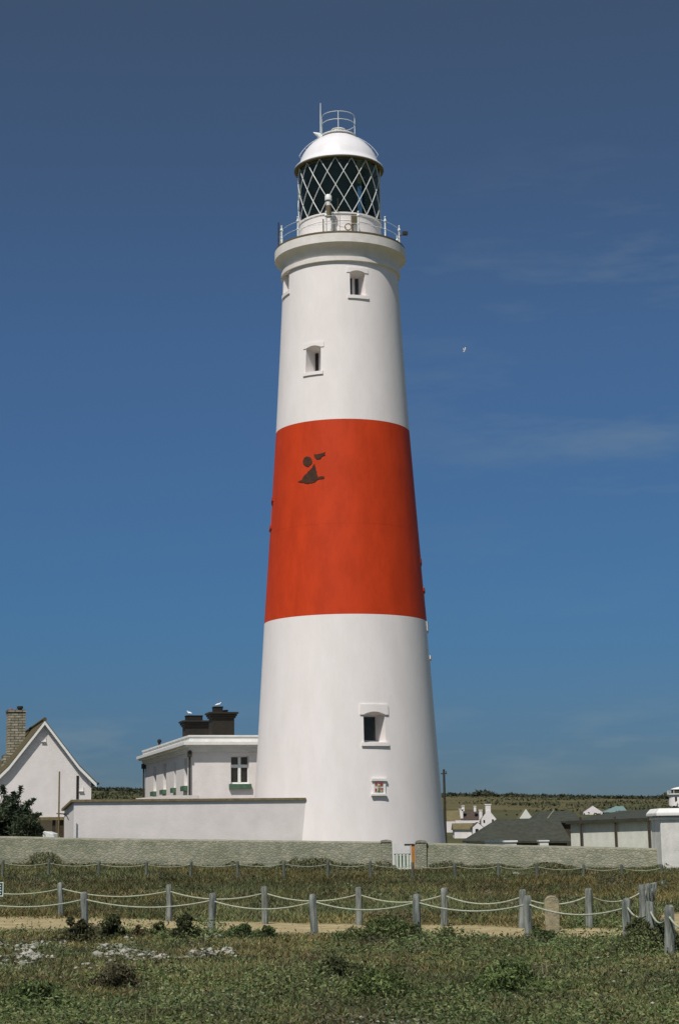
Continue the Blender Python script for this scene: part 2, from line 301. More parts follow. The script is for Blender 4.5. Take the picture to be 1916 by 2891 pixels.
def ground_z(X, Y, fine=True):
    X = np.asarray(X, float); Y = np.asarray(Y, float)
    D = np.hypot(X, Y); ang = X/np.maximum(Y, 1.0)
    z = 0.42*sstep(45, 85, Y)*sstep(2, -16, X)*(1 - sstep(120, 200, D)) + 0.10*sstep(50, 85, Y)*(1 - sstep(120, 200, D))
    z = z - 1.4*sstep(90, 104, Y)*sstep(5, 9, X)*(1 - sstep(180, 300, D))
    ridge = 36.5 - 44*np.clip(ang, -.3, .3)
    t = np.clip((D-380)/1120, 0, 1)
    far = ridge*(t**0.90)*(Y > 0) - 60*sstep(1550, 3500, D)*(Y > 0) - 6*sstep(400, 3000, D)*(Y <= 0)
    far = far + np.where(Y > 0, 2.4*(fbm(X*.004 + 3, Y*.004) - .5)*sstep(500, 900, D), 0)
    z = z + far
    if fine:
        near = 1 - sstep(90, 130, D)
        z = z + near*(0.16*(fbm(X*.22 + 4, Y*.16) - .5) + 0.10*(fbm(X*.9, Y*.9) - .5))*(1 - 0.75*path_mask(X, Y))
        z = z + near*0.16*sstep(27, 22, Y)*(fbm(X*.7 + 40, Y*.7 + 3) - .35)
    return z
def gz(x, y): return float(ground_z(x, y))
radii = np.concatenate([[0.02], np.linspace(1, 14, 14), np.linspace(14.15, 42, 190), np.linspace(42.3, 105, 170), np.geomspace(108, 7000, 120)])
th = np.concatenate([np.linspace(-0.34, 0.34, 330), np.linspace(0.37, 2*math.pi - 0.37, 90)])
TH, RR = np.meshgrid(th, radii); GX = RR*np.sin(TH); GY = RR*np.cos(TH); GZ = ground_z(GX, GY)
nr, ntn = GX.shape; vv = np.stack([GX, GY, GZ], -1).reshape(-1, 3)
i = np.arange(nr-1)[:, None]*ntn; j = np.arange(ntn)[None, :]; j2 = (j+1) % ntn
ff = np.stack([i+j, i+j2, i+ntn+j2, i+ntn+j], -1).reshape(-1, 4)[:, ::-1]
me = bpy.data.meshes.new('ground')
me.vertices.add(len(vv)); me.vertices.foreach_set('co', vv.ravel())
me.loops.add(ff.size); me.loops.foreach_set('vertex_index', ff.ravel())
me.polygons.add(len(ff)); me.polygons.foreach_set('loop_start', np.arange(len(ff))*4)
me.polygons.foreach_set('use_smooth', np.ones(len(ff), bool)); me.update(calc_edges=True)
pmask = path_mask(GX, GY).reshape(-1); farm = sstep(200, 320, np.hypot(GX, GY)).reshape(-1)
ca = me.color_attributes.new('mask', 'FLOAT_COLOR', 'POINT')
ca.data.foreach_set('color', np.stack([pmask, farm, 0*pmask, 1+0*pmask], -1).astype('f').ravel())
gm = bpy.data.materials.new('ground_soil_and_fields'); gm.use_nodes = True; n = gm.node_tree; b = n.nodes['Principled BSDF']
b.inputs['Roughness'].default_value = 0.95; b.inputs['Specular IOR Level'].default_value = 0.1
geo = n.nodes.new('ShaderNodeNewGeometry'); vc = n.nodes.new('ShaderNodeVertexColor'); vc.layer_name = 'mask'
sep = n.nodes.new('ShaderNodeSeparateColor'); n.links.new(vc.outputs[0], sep.inputs[0])
def ramp(scale, stops, detail=6, stretch=(1, 1, 1), kind='noise'):
    mpn = n.nodes.new('ShaderNodeMapping'); mpn.inputs['Scale'].default_value = stretch; n.links.new(geo.outputs['Position'], mpn.inputs[0])
    if kind == 'noise':
        z = n.nodes.new('ShaderNodeTexNoise'); z.inputs['Detail'].default_value = detail; o = 0
    else:
        z = n.nodes.new('ShaderNodeTexVoronoi'); o = 1
    z.inputs['Scale'].default_value = scale; n.links.new(mpn.outputs[0], z.inputs['Vector'])
    rp = n.nodes.new('ShaderNodeValToRGB'); e = rp.color_ramp.elements
    while len(e) < len(stops): e.new(0.5)
    for k, (p_, c_) in enumerate(stops): e[k].position = p_; e[k].color = (*c_, 1)
    n.links.new(z.outputs[o], rp.inputs[0]); return rp
soil = ramp(0.9, [(0.3, (0.08, 0.078, 0.034)), (0.5, (0.135, 0.120, 0.052)), (0.7, (0.20, 0.17, 0.08))], 9)
pathc = ramp(2.2, [(0.3, (0.25, 0.205, 0.105)), (0.6, (0.38, 0.315, 0.175)), (0.75, (0.46, 0.39, 0.25))], 10)
field = ramp(0.007, [(0.0, (0.065, 0.072, 0.034)), (0.3, (0.12, 0.105, 0.05)), (0.55, (0.055, 0.070, 0.032)), (0.75, (0.145, 0.125, 0.065)), (1.0, (0.075, 0.088, 0.036))], kind='vor', stretch=(1, .35, 1))
fnoise = ramp(0.05, [(0.30, (0.62, 0.62, 0.6)), (0.65, (1, 1, 1))], 10)
def mixc(fac, a, bb, blend='MIX'):
    x = n.nodes.new('ShaderNodeMix'); x.data_type = 'RGBA'; x.blend_type = blend
    if hasattr(fac, 'links'): n.links.new(fac, x.inputs[0])
    else: x.inputs[0].default_value = fac
    n.links.new(a, x.inputs[6]); n.links.new(bb, x.inputs[7]); return x.outputs[2]
fm = mixc(0.8, field.outputs[0], fnoise.outputs[0], 'MULTIPLY')
c_ = mixc(sep.outputs[0], soil.outputs[0], pathc.outputs[0]); c_ = mixc(sep.outputs[1], c_, fm)
n.links.new(c_, b.inputs['Base Color'])
zb = n.nodes.new('ShaderNodeTexNoise'); zb.inputs['Scale'].default_value = 14; zb.inputs['Detail'].default_value = 8; n.links.new(geo.outputs['Position'], zb.inputs['Vector'])
bp = n.nodes.new('ShaderNodeBump'); bp.inputs['Strength'].default_value = 0.9; bp.inputs['Distance'].default_value = 0.04
n.links.new(zb.outputs[0], bp.inputs['Height']); n.links.new(bp.outputs[0], b.inputs['Normal'])
me.materials.append(gm); go = bpy.data.objects.new('ground', me); col.objects.link(go); tag(go, kind='structure')

# ------------------------------------------------------------------ lighthouse
TX, TY = 0.00246*93, 93.0
PROF = [(-0.6, 5.06), (0.0, 4.99), (2.37, 4.811), (7.4, 4.50), (12.47, 4.196), (17.5, 3.845), (22.58, 3.509), (27.0, 3.262), (31.1, 3.06)]
def rad(z): return float(np.interp(z, [p[0] for p in PROF], [p[1] for p in PROF]))
def hit(px, py):
    d = ray(px, py); Y = TY - 4
    for _ in range(40):
        P = Vector((0, 0, EYE)) + d*(Y/d.y); r = rad(P.z); dx = P.x - TX
        Y = TY - math.sqrt(max(r*r - dx*dx, 0))
    return math.atan2(dx, TY - Y), P.z
lh = empty('lighthouse', (TX, TY, 0), 0, 'tall white round lighthouse with one broad red band, behind the stone wall', 'lighthouse')
def S(t, z, off=0.0): r = rad(z) + off; return (r*math.sin(t), -r*math.cos(t), z)
wins = []   # theta, z0, z1, half width, colour index, panes
def addwin(px, ytop, ybot, w, ci, kind='two'):
    t, z1 = hit(px, ytop); t, z0 = hit(px, ybot); wins.append((t, z0, z1, w/2, ci, kind))
addwin(1011, 764, 834, 0.84, 0)
addwin(883, 976, 1050, 0.86, 0)
addwin(1059, 2009, 2096, 1.12, 0, 'one')
zW = lambda y, x=960: hit(x, y)[1]
wins.append((R(-69), 27.9+2.05, 27.9+3.3, 0.42, 0, 'two'))
wins.append((R(-84), 17.55, 18.95, 0.45, 1, 'one'))
wins.append((R(86), 14.2, 15.6, 0.46, 1, 'one'))
wins.append((R(87), 10.7, 12.1, 0.48, 0, 'one'))
tb = set(np.round(np.linspace(-math.pi, math.pi, 121), 6)); zb_ = set(np.round(np.linspace(-0.6, 31.1, 48), 4)) | {12.49, 22.55}
for t, z0, z1, hw, ci, k in wins:
    a = hw/rad((z0+z1)/2); tb |= {t-a, t+a}; zb_ |= {z0, z1}
def clean(s, eps, keep):
    s = sorted(s); o = [s[0]]
    for x in s[1:]:
        if x - o[-1] < eps:
            if x in keep and o[-1] not in keep: o[-1] = x
            elif x in keep: o.append(x)
        else: o.append(x)
    return o
kt = set(); kz = {12.49, 22.55}
for t, z0, z1, hw, ci, k in wins:
    a = hw/rad((z0+z1)/2); kt |= {t-a, t+a}; kz |= {z0, z1}
tb = clean(tb, 0.006, kt); zb_ = clean(zb_, 0.05, kz)
mb = MB(); vs_ = [S(t, z) for z in zb_ for t in tb]; nT = len(tb); fs_ = []; mi_ = []
for iz in range(len(zb_)-1):
    zc = (zb_[iz]+zb_[iz+1])/2
    for it in range(nT-1):
        tcn = (tb[it]+tb[it+1])/2
        if any(abs(tcn-t) < hw/rad((z0+z1)/2) and z0 < zc < z1 for t, z0, z1, hw, ci, k in wins): continue
        fs_.append((iz*nT+it, iz*nT+it+1, (iz+1)*nT+it+1, (iz+1)*nT+it)); mi_.append(1 if 12.49 < zc < 22.55 else 0)
mb.v = vs_; mb.f = fs_; mb.mi = mi_
mb.build('shaft', [M['white'], M['red']], lh, smooth=True)
def curved_block(mb, t0, t1, zlo, zhi, o0, o1, seg=12):
    """block that follows the tower's curve; zlo may be a function of the 0..1 position"""
    zl = zlo if callable(zlo) else (lambda u: zlo)
    vs = []; fs = []
    for k in range(seg+1):
        u = k/seg; t = t0 + (t1-t0)*u; z = zl(u)
        vs += [S(t, z, o1), S(t, zhi, o1), S(t, zhi, o0), S(t, z, o0)]
    for k in range(seg):
        for e in range(4): fs.append((k*4+e, k*4+(e+1) % 4, k*4+4+(e+1) % 4, k*4+4+e))
    fs += [(3, 2, 1, 0), tuple(seg*4+e for e in range(4))]
    mb.add(vs, fs)
for t, z0, z1, hw, ci, kind in wins:
    m_ = M['red'] if ci else M['white']; rm = rad((z0+z1)/2); a = hw/rm; D_ = 0.95 if kind == 'one' else 0.8
    ia = a*(0.62 if kind == 'one' else 0.72)
    fr = MB(); rise = 0.13*hw/0.5
    def inn(s, z): r = rm - D_; return ((r*math.sin(t) + s*hw*0.66*math.cos(t)), (-r*math.cos(t) + s*hw*0.66*math.sin(t)), z)
    zi0, zi1 = z0 + 0.10, z1 - 0.16
    A, B, C_, Dd = S(t-a, z0), S(t+a, z0), S(t+a, z1), S(t-a, z1)
    a1, b1, c1, d1 = inn(-1, zi0), inn(1, zi0), inn(1, zi1), inn(-1, zi1)
    fr.quad(A, B, b1, a1); fr.quad(B, C_, c1, b1); fr.quad(C_, Dd, d1, c1); fr.quad(Dd, A, a1, d1); fr.quad(a1, b1, c1, d1)
    wo = fr.build('window', m_, lh)
    gl = MB(); nrm = Vector((math.sin(t), -math.cos(t), 0)); tg = Vector((math.cos(t), math.sin(t), 0)); W_ = hw*0.66
    cen = nrm*(rm - D_ + 0.004) ; spans = [(-0.94, -0.30), (0.26, 0.94)] if kind == 'two' else [(-0.90, 0.90)]
    for s0, s1 in spans:
        p = [cen + tg*(s*W_) + Vector((0, 0, z)) for s, z in ((s0, zi0+.05), (s1, zi0+.05), (s1, zi1-.05), (s0, zi1-.05))]
        q = [x + nrm*0.02 for x in p]; gl.add(p+q, [(0, 1, 2, 3), (4, 5, 6, 7), (0, 1, 5, 4), (1, 2, 6, 5), (2, 3, 7, 6), (3, 0, 4, 7)])
    gl.build('pane', M['pane'], wo)
    ln = MB(); big = 0.36 if kind == 'one' and ci == 0 else 0.16
    ah = (hw + 0.17)/rm
    def arch(u, ah=ah, a=a, z1=z1, rise=rise):
        x = (u*2-1)*ah/a
        return z1 - rise if abs(x) >= 0.985 else z1 - rise*(x*x)
    curved_block(ln, t-ah, t+ah, arch, z1+big, -0.28, 0.06 if big > .3 else 0.032, 40)
    ln.build('lintel', m_, wo)
    sl = MB(); curved_block(sl, t-ah*0.94, t+ah*0.94, z0-0.17, z0+0.005, -0.05, 0.09 if big > .3 else 0.065, 10); sl.build('sill', m_, wo)
# thin dark disc and jagged dark patches laid on the red band
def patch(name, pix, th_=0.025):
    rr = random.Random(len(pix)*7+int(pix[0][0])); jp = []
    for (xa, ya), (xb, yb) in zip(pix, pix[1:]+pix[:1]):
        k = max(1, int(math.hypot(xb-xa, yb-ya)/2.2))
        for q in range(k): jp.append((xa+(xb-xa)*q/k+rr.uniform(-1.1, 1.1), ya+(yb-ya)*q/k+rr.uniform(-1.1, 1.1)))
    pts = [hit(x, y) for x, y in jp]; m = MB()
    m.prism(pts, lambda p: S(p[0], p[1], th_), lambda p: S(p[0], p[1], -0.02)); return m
pt = patch('x', [(868+12.5*math.cos(k*math.pi/8), 1303+14*math.sin(k*math.pi/8)) for k in range(16)]).build('dark_disc', M['red_dark'], lh)
patch('x', [(886, 1283), (905, 1281), (917, 1277), (917, 1285), (909, 1288), (904, 1296), (893, 1297), (889, 1290)]).build('dark_patch', M['red_dark'], lh)
patch('x', [(842, 1361), (853, 1354), (857, 1345), (868, 1334), (880, 1322), (888, 1309), (891, 1322), (894, 1334), (897, 1346), (915, 1345), (914, 1351), (897, 1354), (888, 1362), (868, 1365), (855, 1362)]).build('dark_patch', M['red_dark'], lh)
zj = hit(960, 1476)[1]; m = MB(); m.lathe([(zj-.012, rad(zj)+.002), (zj-.006, rad(zj)+.004), (zj+.008, rad(zj)+.004), (zj+.012, rad(zj)+.002)], 96); m.build('paint_joint', M['red'], lh)
# painted shield plaque
pc = MB()
def tbx(m, x0, y0, x1, y1, o0, o1):
    ps = [(x0, y0), (x1, y0), (x1, y1), (x0, y1)]; hs = [hit(*p) for p in ps]
    m.prism(hs, lambda p: S(p[0], p[1], o1), lambda p: S(p[0], p[1], o0))
tbx(pc, 1052, 2206, 1087, 2246, -0.02, 0.06)
pq = pc.build('plaque', M['trim'], lh)
m = MB(); tbx(m, 1048, 2198, 1089, 2205, -0.02, 0.14); m.build('ledge', M['soffit'], pq); m = MB(); tbx(m, 1047, 2241, 1089, 2246.5, -0.02, 0.15); m.build('ledge', M['soffit'], pq)
m = MB(); tbx(m, 1055, 2209, 1080, 2237, .05, .068); m.build('shield_ground', M['board'], pq)
for (x0, y0, x1, y1, mm) in [(1056, 2210, 1064, 2215, 'shieldred'), (1057, 2215, 1063, 2219, 'gold'), (1066, 2210, 1070, 2213, 'shieldred'), (1065, 2217, 1072, 2220, 'gold'), (1071, 2210, 1079, 2217, 'shieldred'), (1073, 2217, 1078, 2220, 'sgreen'),
                             (1057, 2226, 1062, 2235, 'shieldred'), (1065, 2223, 1073, 2229, 'gold'), (1064.5, 2231, 1072, 2236, 'sgreen'), (1074, 2225, 1079, 2229, 'shieldred'), (1074, 2231, 1079, 2236, 'gold')]:
    m = MB(); tbx(m, x0, y0, x1, y1, .06, .078); m.build('emblem', M[mm], pq)
# gallery
g = MB(); g.lathe([(31.02, 3.05), (31.06, 3.187), (31.29, 3.187), (31.30, 3.10), (31.50, 3.13), (31.68, 3.20), (31.82, 3.30), (31.91, 3.41), (31.95, 3.47), (31.966, 3.500)], 128)
g.build('cove', M['soffit'], lh, smooth=True)
g = MB(); g.lathe([(31.965, 3.49), (31.97, 3.507), (32.43, 3.51), (32.44, 3.44), (32.50, 3.43), (32.505, 2.1)], 128); g.build('gallery_deck', M['soffit'], lh, smooth=True)
g = MB(); g.lathe([(32.46, 3.43), (32.47, 3.475), (32.56, 3.475), (32.57, 3.40), (32.50, 3.39)], 128); g.build('gutter', M['brass'], lh, smooth=True)
for k in range(12):
    t = R(-12.8 + 30*k); x, y = 3.24*math.sin(t), -3.24*math.cos(t)
    m = MB(); m.tube([(x, y, 32.5), (x, y, 32.62), (x, y, 32.64), (x, y, 33.42)], [.075, .07, .045, .038], 10)
    m.ball((x, y, 33.05), .062, 10, 6); m.ball((x, y, 33.49), .085, 10, 8); m.tube([(x, y, 33.42), (x, y, 33.66)], [.05, .03], 8); m.ball((x, y, 33.70), .048, 10, 6)
    m.build('railing_post', M['metal_white'], lh, smooth=True)
for z in (33.47, 33.05):
    m = MB(); m.tube([(3.24*math.sin(k*math.pi/48), -3.24*math.cos(k*math.pi/48), z) for k in range(97)], .011, 6, cap=False); m.build('rail', M['metal_white'], lh)
# lantern
g = MB(); g.lathe([(32.5, 2.24), (32.62, 2.24), (32.63, 2.20), (33.55, 2.20), (33.56, 2.215), (33.60, 2.215), (33.61, 2.20), (33.93, 2.20), (33.94, 2.25), (34.02, 2.25), (34.03, 2.1), (34.03, .01)], 96)
mur = g.build('lantern_wall', M['white'], lh, smooth=True)
g = MB(); g.lathe([(34.03, 2.175), (37.12, 2.175)], 96); g.build('lantern_glass', M['lglass'], lh, smooth=True)
for sgn in (1, -1):
    for k in range(16):
        m = MB(); pts = []
        for q in range(17):
            u = q/16; t = R(-5.0 + 22.5*k) + sgn*u*R(45); pts.append((2.215*math.sin(t), -2.215*math.cos(t), 34.02 + u*3.06))
        m.tube(pts, 0.021, 6); m.build('glazing_bar', M['metal_white'], lh, smooth=True)
g = MB(); g.lathe([(34.04, 1.92), (37.05, 1.92), (37.05, 1.90), (34.04, 1.90)], 60, a0=R(-120), a1=R(30)); g.lathe([(34.04, 1.6), (37.0, 1.6)], 30, a0=R(60), a1=R(130)); g.build('lamp_room_curtain', M['dark'], lh, smooth=True)
g = MB(); g.lathe([(34.04, .7)] + [(34.5 + .1*k, .95 + (.05 if k % 2 else 0)) for k in range(20)] + [(36.9, .6)], 32); g.build('lens', M['lens'], lh, smooth=False)
g = MB(); tt = R(50); g.lathe([(34.7, .02)] + [(34.8 + .08*k, .12 + (.03 if k % 2 else 0)) for k in range(12)] + [(35.8, .02)], 16, c=(1.75*math.sin(tt), -1.75*math.cos(tt))); g.build('standby_lens', M['lens'], lh)
# dome
def dprof(z):
    return None
dp = [(37.06, 2.14), (37.08, 2.30), (37.10, 2.405), (37.14, 2.425), (37.20, 2.40), (37.30, 2.27), (37.40, 2.175), (37.55, 2.12), (37.75, 2.05), (37.95, 1.955), (38.15, 1.83), (38.35, 1.68), (38.54, 1.50), (38.72, 1.28), (38.88, 1.04), (39.0, .82), (39.10, .58), (39.15, .36)]
dm = MB(); dm.lathe(dp, 96); dm.lathe([(37.06, 2.14), (37.02, 1.0), (37.02, .01)], 96); dome = dm.build('dome', M['dome'], lh, smooth=True)
g = MB(); g.lathe([(37.055, 2.13), (37.05, 2.41), (37.09, 2.425)], 96); g.build('eave', M['brass'], dome, smooth=True)
g = MB(); g.lathe([(39.02, .70), (39.06, .95), (39.10, .95), (39.12, .70), (39.14, .48), (39.24, .43), (39.26, .46), (39.31, .46), (39.32, .38), (39.42, .37), (39.44, .41), (39.48, .38), (39.52, .02)], 48); g.build('cap', M['cornice'], dome, smooth=True)
for t in (-90, 90, 0):
    t = R(t); x, y = .89*math.sin(t), -.89*math.cos(t)
    m = MB(); m.tube([(x, y, 39.05), (x, y, 40.22)], .022, 8); m.build('railing_post', M['metal_white'], dome)
m = MB(); m.tube([(.89*math.sin(R(-90 + 7.5*k)), -.89*math.cos(R(-90 + 7.5*k)), 40.20) for k in range(25)], .018, 6); m.build('rail', M['metal_white'], dome)
m = MB(); m.tube([(.89*math.sin(R(-90 + 7.5*k)), -.89*math.cos(R(-90 + 7.5*k)), 39.76) for k in range(34)], .018, 6); m.build('rail', M['metal_white'], dome)
m = MB(); m.tube([(-.96, -.1, 39.1), (-.96, -.1, 40.2), (-.95, -.1, 41.0)], [.035, .03, .02], 8); m.build('antenna', M['metal_white'], dome)
m = MB(); m.tube([(-.95, -.25, 38.95), (-1.1, -.3, 39.1), (-1.36, -.35, 39.22)], [.17, .13, .02], 10); m.build('vent_horn', M['metal_white'], dome, smooth=True)
for s in (-1, 1):
    m = MB(); pts = []
    for k in range(14):
        a = R(20 + 3.7*k); pts.append((s*2.30*math.cos(a)**1.15, .1, 37.36 + 1.98*math.sin(a)))
    m.tube(pts, .014, 6)
    for k in (0, 4, 8, 12): m.tube([pts[k], (pts[k][0]*.93, .25, pts[k][2]-.12)], .012, 6)
    m.build('handrail', M['metal_white'], dome)
# gallery equipment
t = R(-11.8); bx_, by_ = 2.85*math.sin(t), -2.85*math.cos(t)
m = MB(); m.tube([(bx_, by_, 34.42), (bx_, by_, 34.45), (bx_, by_, 34.66), (bx_, by_, 34.76)], [.16, .185, .185, .12], 14); m.tube([(bx_, by_, 34.16), (bx_, by_, 34.40)], .125, 14)
bc = m.build('standby_beacon', M['metal_white'], lh, smooth=True)
m = MB(); m.tube([(bx_, by_, 33.55), (bx_, by_, 34.14)], [.17, .15], 12); m.tube([(bx_, by_, 34.40), (bx_, by_, 34.43)], .15, 12); m.build('beacon_body', M['brass'], bc, smooth=True)
for dx in (-.28, -.12, .12, .28):
    m = MB(); m.tube([(bx_+dx, by_, 32.55), (bx_+dx, by_, 33.6 - abs(dx)*.6)], .032, 8); m.build('leg', M['brass'] if dx < 0 or dx > .2 else M['metal_white'], bc)
t = R(15.5); ex, ey = 2.45*math.sin(t), -2.45*math.cos(t)
m = MB(); m.box((ex+.1, ey, 33.55), (.28, .2, .5), t); m.tube([(ex, ey, 32.5), (ex, ey, 33.7)], .05, 8); m.build('cable_cabinet', M['brass'], lh)
m = MB(); m.tube([(ex-.22+.17*math.cos(k*math.pi/10), ey-.25, 33.05+.17*math.sin(k*math.pi/10)) for k in range(21)], .028, 6, cap=False); m.build('hose_ring', M['brass'], lh)
m = MB(); m.tube([(ex-.75, ey-.05, 34.7), (ex-.75, ey-.08, 33.25), (ex-.65, ey-.1, 33.12), (ex-.3, ey-.1, 33.08)], .012, 6); m.build('cable', M['brass'], lh)
t = R(-75); m = MB(); m.tube([(3.38*math.sin(t), -3.38*math.cos(t), 32.4), (3.38*math.sin(t), -3.38*math.cos(t), 33.95)], .035, 8); m.build('mast', M['pipe'], lh)
t = R(78); m = MB(); m.box((3.55*math.sin(t), -3.5*math.cos(t), 33.3), (.26, .2, .2), .3); m.tube([(3.24*math.sin(t), -3.24*math.cos(t), 33.2), (3.6*math.sin(t), -3.5*math.cos(t), 33.25)], .03, 6); m.build('floodlight', M['pipe'], lh, bevel=.02)

# ------------------------------------------------------------------ helpers for rectangular buildings
def facade(mb, O, U, N, W, H, openings, depth=0.22, z0=0.0):
    """wall sheet with real openings. O origin, U unit along wall, N outward normal"""
    us = sorted({0, W} | {o[0] for o in openings} | {o[1] for o in openings}); zs = sorted({z0, H} | {o[2] for o in openings} | {o[3] for o in openings})
    P = lambda u, z, d=0: O + U*u - N*d + Vector((0, 0, z))
    for i_ in range(len(us)-1):
        for j_ in range(len(zs)-1):
            uc, zc = (us[i_]+us[i_+1])/2, (zs[j_]+zs[j_+1])/2
            if any(a < uc < b_ and c < zc < d for a, b_, c, d in openings): continue
            mb.quad(P(us[i_], zs[j_]), P(us[i_+1], zs[j_]), P(us[i_+1], zs[j_+1]), P(us[i_], zs[j_+1]))
    for a, b_, c, d in openings:
        mb.quad(P(a, c), P(b_, c), P(b_, c, depth), P(a, c, depth)); mb.quad(P(a, d), P(b_, d), P(b_, d, depth), P(a, d, depth))
        mb.quad(P(a, c), P(a, d), P(a, d, depth), P(a, c, depth)); mb.quad(P(b_, c), P(b_, d), P(b_, d, depth), P(b_, c, depth))
def obox(mb, O, U, N, u0, u1, z0, z1, d0, d1):
    """box in wall coordinates, d = distance in front of the wall"""
    P = lambda u, z, d: O + U*u + N*d + Vector((0, 0, z))
    mb.add([P(u0, z0, d0), P(u1, z0, d0), P(u1, z1, d0), P(u0, z1, d0), P(u0, z0, d1), P(u1, z0, d1), P(u1, z1, d1), P(u0, z1, d1)],
           [(0, 1, 2, 3), (7, 6, 5, 4), (0, 4, 5, 1), (1, 5, 6, 2), (2, 6, 7, 3), (3, 7, 4, 0)])
def casement(root, O, U, N, a, b_, c, d, depth=0.22, cross=True, sillmat='green', sh=0.26, proj=0.16, over=0.1):
    W_ = b_-a; m = MB(); fw = 0.05
    e = depth-0.02
    obox(m, O, U, N, a, a+fw, c, d, -e, -e+.07); obox(m, O, U, N, b_-fw, b_, c, d, -e, -e+.07)
    obox(m, O, U, N, a+fw, b_-fw, d-fw, d, -e, -e+.07); obox(m, O, U, N, a+fw, b_-fw, c, c+fw*1.8, -e, -e+.07)
    if cross:
        mc = (a+b_)/2; obox(m, O, U, N, mc-.075, mc+.075, c+fw*1.8, d-fw, -e, -e+.08)
        zc = c + (d-c)*0.64; obox(m, O, U, N, a+fw, mc-.075, zc-.08, zc+.08, -e, -e+.075); obox(m, O, U, N, mc+.075, b_-fw, zc-.08, zc+.08, -e, -e+.075)
    w_ = m.build('window', M['trim'], root)
    m = MB(); obox(m, O, U, N, a+.01, b_-.01, c+.01, d-.01, -depth-.04, -depth+.035); m.build('pane', M['pane'], w_)
    m = MB(); obox(m, O, U, N, a-over, b_+over, c-sh, c-.002, -.02, proj); m.build('sill', M[sillmat], w_)
AX = R(14.7)
def frame(px, py_any, Y, ang=AX):
    P = at(px, py_any, Y); return Vector((P.x, P.y, 0)), Vector((math.cos(ang), math.sin(ang), 0)), Vector((-math.sin(ang), math.cos(ang), 0))
V0 = Vector((0, 0, 0))
# ---- flat-roofed keepers' block
C0, U0, B0 = frame(540, 2180, 95)
kb = empty('flat_roofed_building', C0, AX, 'white flat-roofed keepers block with black chimney stacks and green sills, left of the lighthouse', 'building')
X_, Y_, Z_ = Vector((1, 0, 0)), Vector((0, 1, 0)), Vector((0, 0, 1))
hz = lambda x, y, Y: at(x, y, Y).z
def side_s(px, C=C0, Y=95):
    k = (px-958)/FPX; return (C.x - k*Y)/(k*math.cos(AX) + math.sin(AX))
Ztop, Zcor, Zwall = hz(600, 2075, 95), hz(600, 2103, 95), hz(600, 2122, 95)
# front openings
u = lambda px: (at(px, 2180, 95.8).x - C0.x)/math.cos(AX)
fw0, fw1, fz0, fz1 = u(652.5), u(703), hz(677, 2213, 95.5), hz(677, 2134, 95.5)
m = MB(); facade(m, V0, X_, -Y_, 9.0, Zwall+.1, [(fw0, fw1, fz0, fz1)], .24)
SL = 16.2; sw = []
for px in (432.6, 459.7, 488.4, 518.7):
    s = side_s(px); sw.append(s)
zs0, zs1 = hz(519, 2219, 96.5), hz(523, 2140, 96.5)
# wall coordinate along the side runs from the back (0) to the front (SL); narrow third light
sops = []
for q, s in enumerate(sw):
    h_ = 0.30 if q == 2 else 0.50; sops.append((SL-s-h_, SL-s+h_, zs0, zs1 - (0.1 if q == 2 else 0)))
facade(m, Vector((0, SL, 0)), -Y_, -X_, SL, Zwall+.1, sops, .30)
m.quad((9, 0, 0), (9, SL, 0), (9, SL, Zwall), (9, 0, Zwall)); m.quad((0, SL, 0), (9, SL, 0), (9, SL, Zwall), (0, SL, Zwall))
m.build('wall', M['render'], kb)
casement(kb, V0, X_, -Y_, fw0, fw1, fz0, fz1, .24)
for a, b_, c, d in sops: casement(kb, Vector((0, SL, 0)), -Y_, -X_, a, b_, c, d, .30, cross=False, sh=.26, proj=.2, over=.1)
def ring_block(m, x0, x1, y0, y1, z0, z1, o):
    m.box(((x0+x1)/2, (y0+y1)/2, (z0+z1)/2), (x1-x0+2*o, y1-y0+2*o, z1-z0))
m = MB(); ring_block(m, 0, 9, 0, SL, Zwall, Zwall+.10, .10); ring_block(m, 0, 9, 0, SL, Zwall+.10, Zcor-.10, .16); ring_block(m, 0, 9, 0, SL, Zcor-.10, Zcor, .34); ring_block(m, 0, 9, 0, SL, Zcor, Zcor+.16, .46)
m.build('cornice', M['cornice'], kb)
m = MB(); ring_block(m, 0, 9, 0, SL, Zcor+.16, Ztop-.08, .12); ring_block(m, 0, 9, 0, SL, Ztop-.08, Ztop, .17); m.build('parapet', M['cornice'], kb)
m = MB(); m.tube([(-.1, -.10, 0), (-.1, -.10, Zwall-.1), (-.1, -.2, Zwall+.05)], .055, 8); m.box((-.1, -.12, Zwall-.12), (.2, .2, .3)); m.build('downpipe', M['pipe'], kb)
m = MB(); m.tube([(-.12, SL-.3, 0), (-.12, SL-.3, Zwall-.1)], .05, 8); m.box((-.12, SL-.3, Zwall-.1), (.24, .3, .3)); m.build('downpipe', M['pipe'], kb)
m = MB(); m.tube([(.1, side_s(440), Ztop), (.1, side_s(440), Ztop+.28)], .07, 8); m.ball((.1, side_s(440), Ztop+.3), .13, 8, 6); m.build('roof_vent', M['black'], kb, smooth=True)
inv = Matrix.Rotation(-AX, 3, 'Z')
def loc(px, py, Y, C=C0): return inv @ (at(px, py, Y) - C)
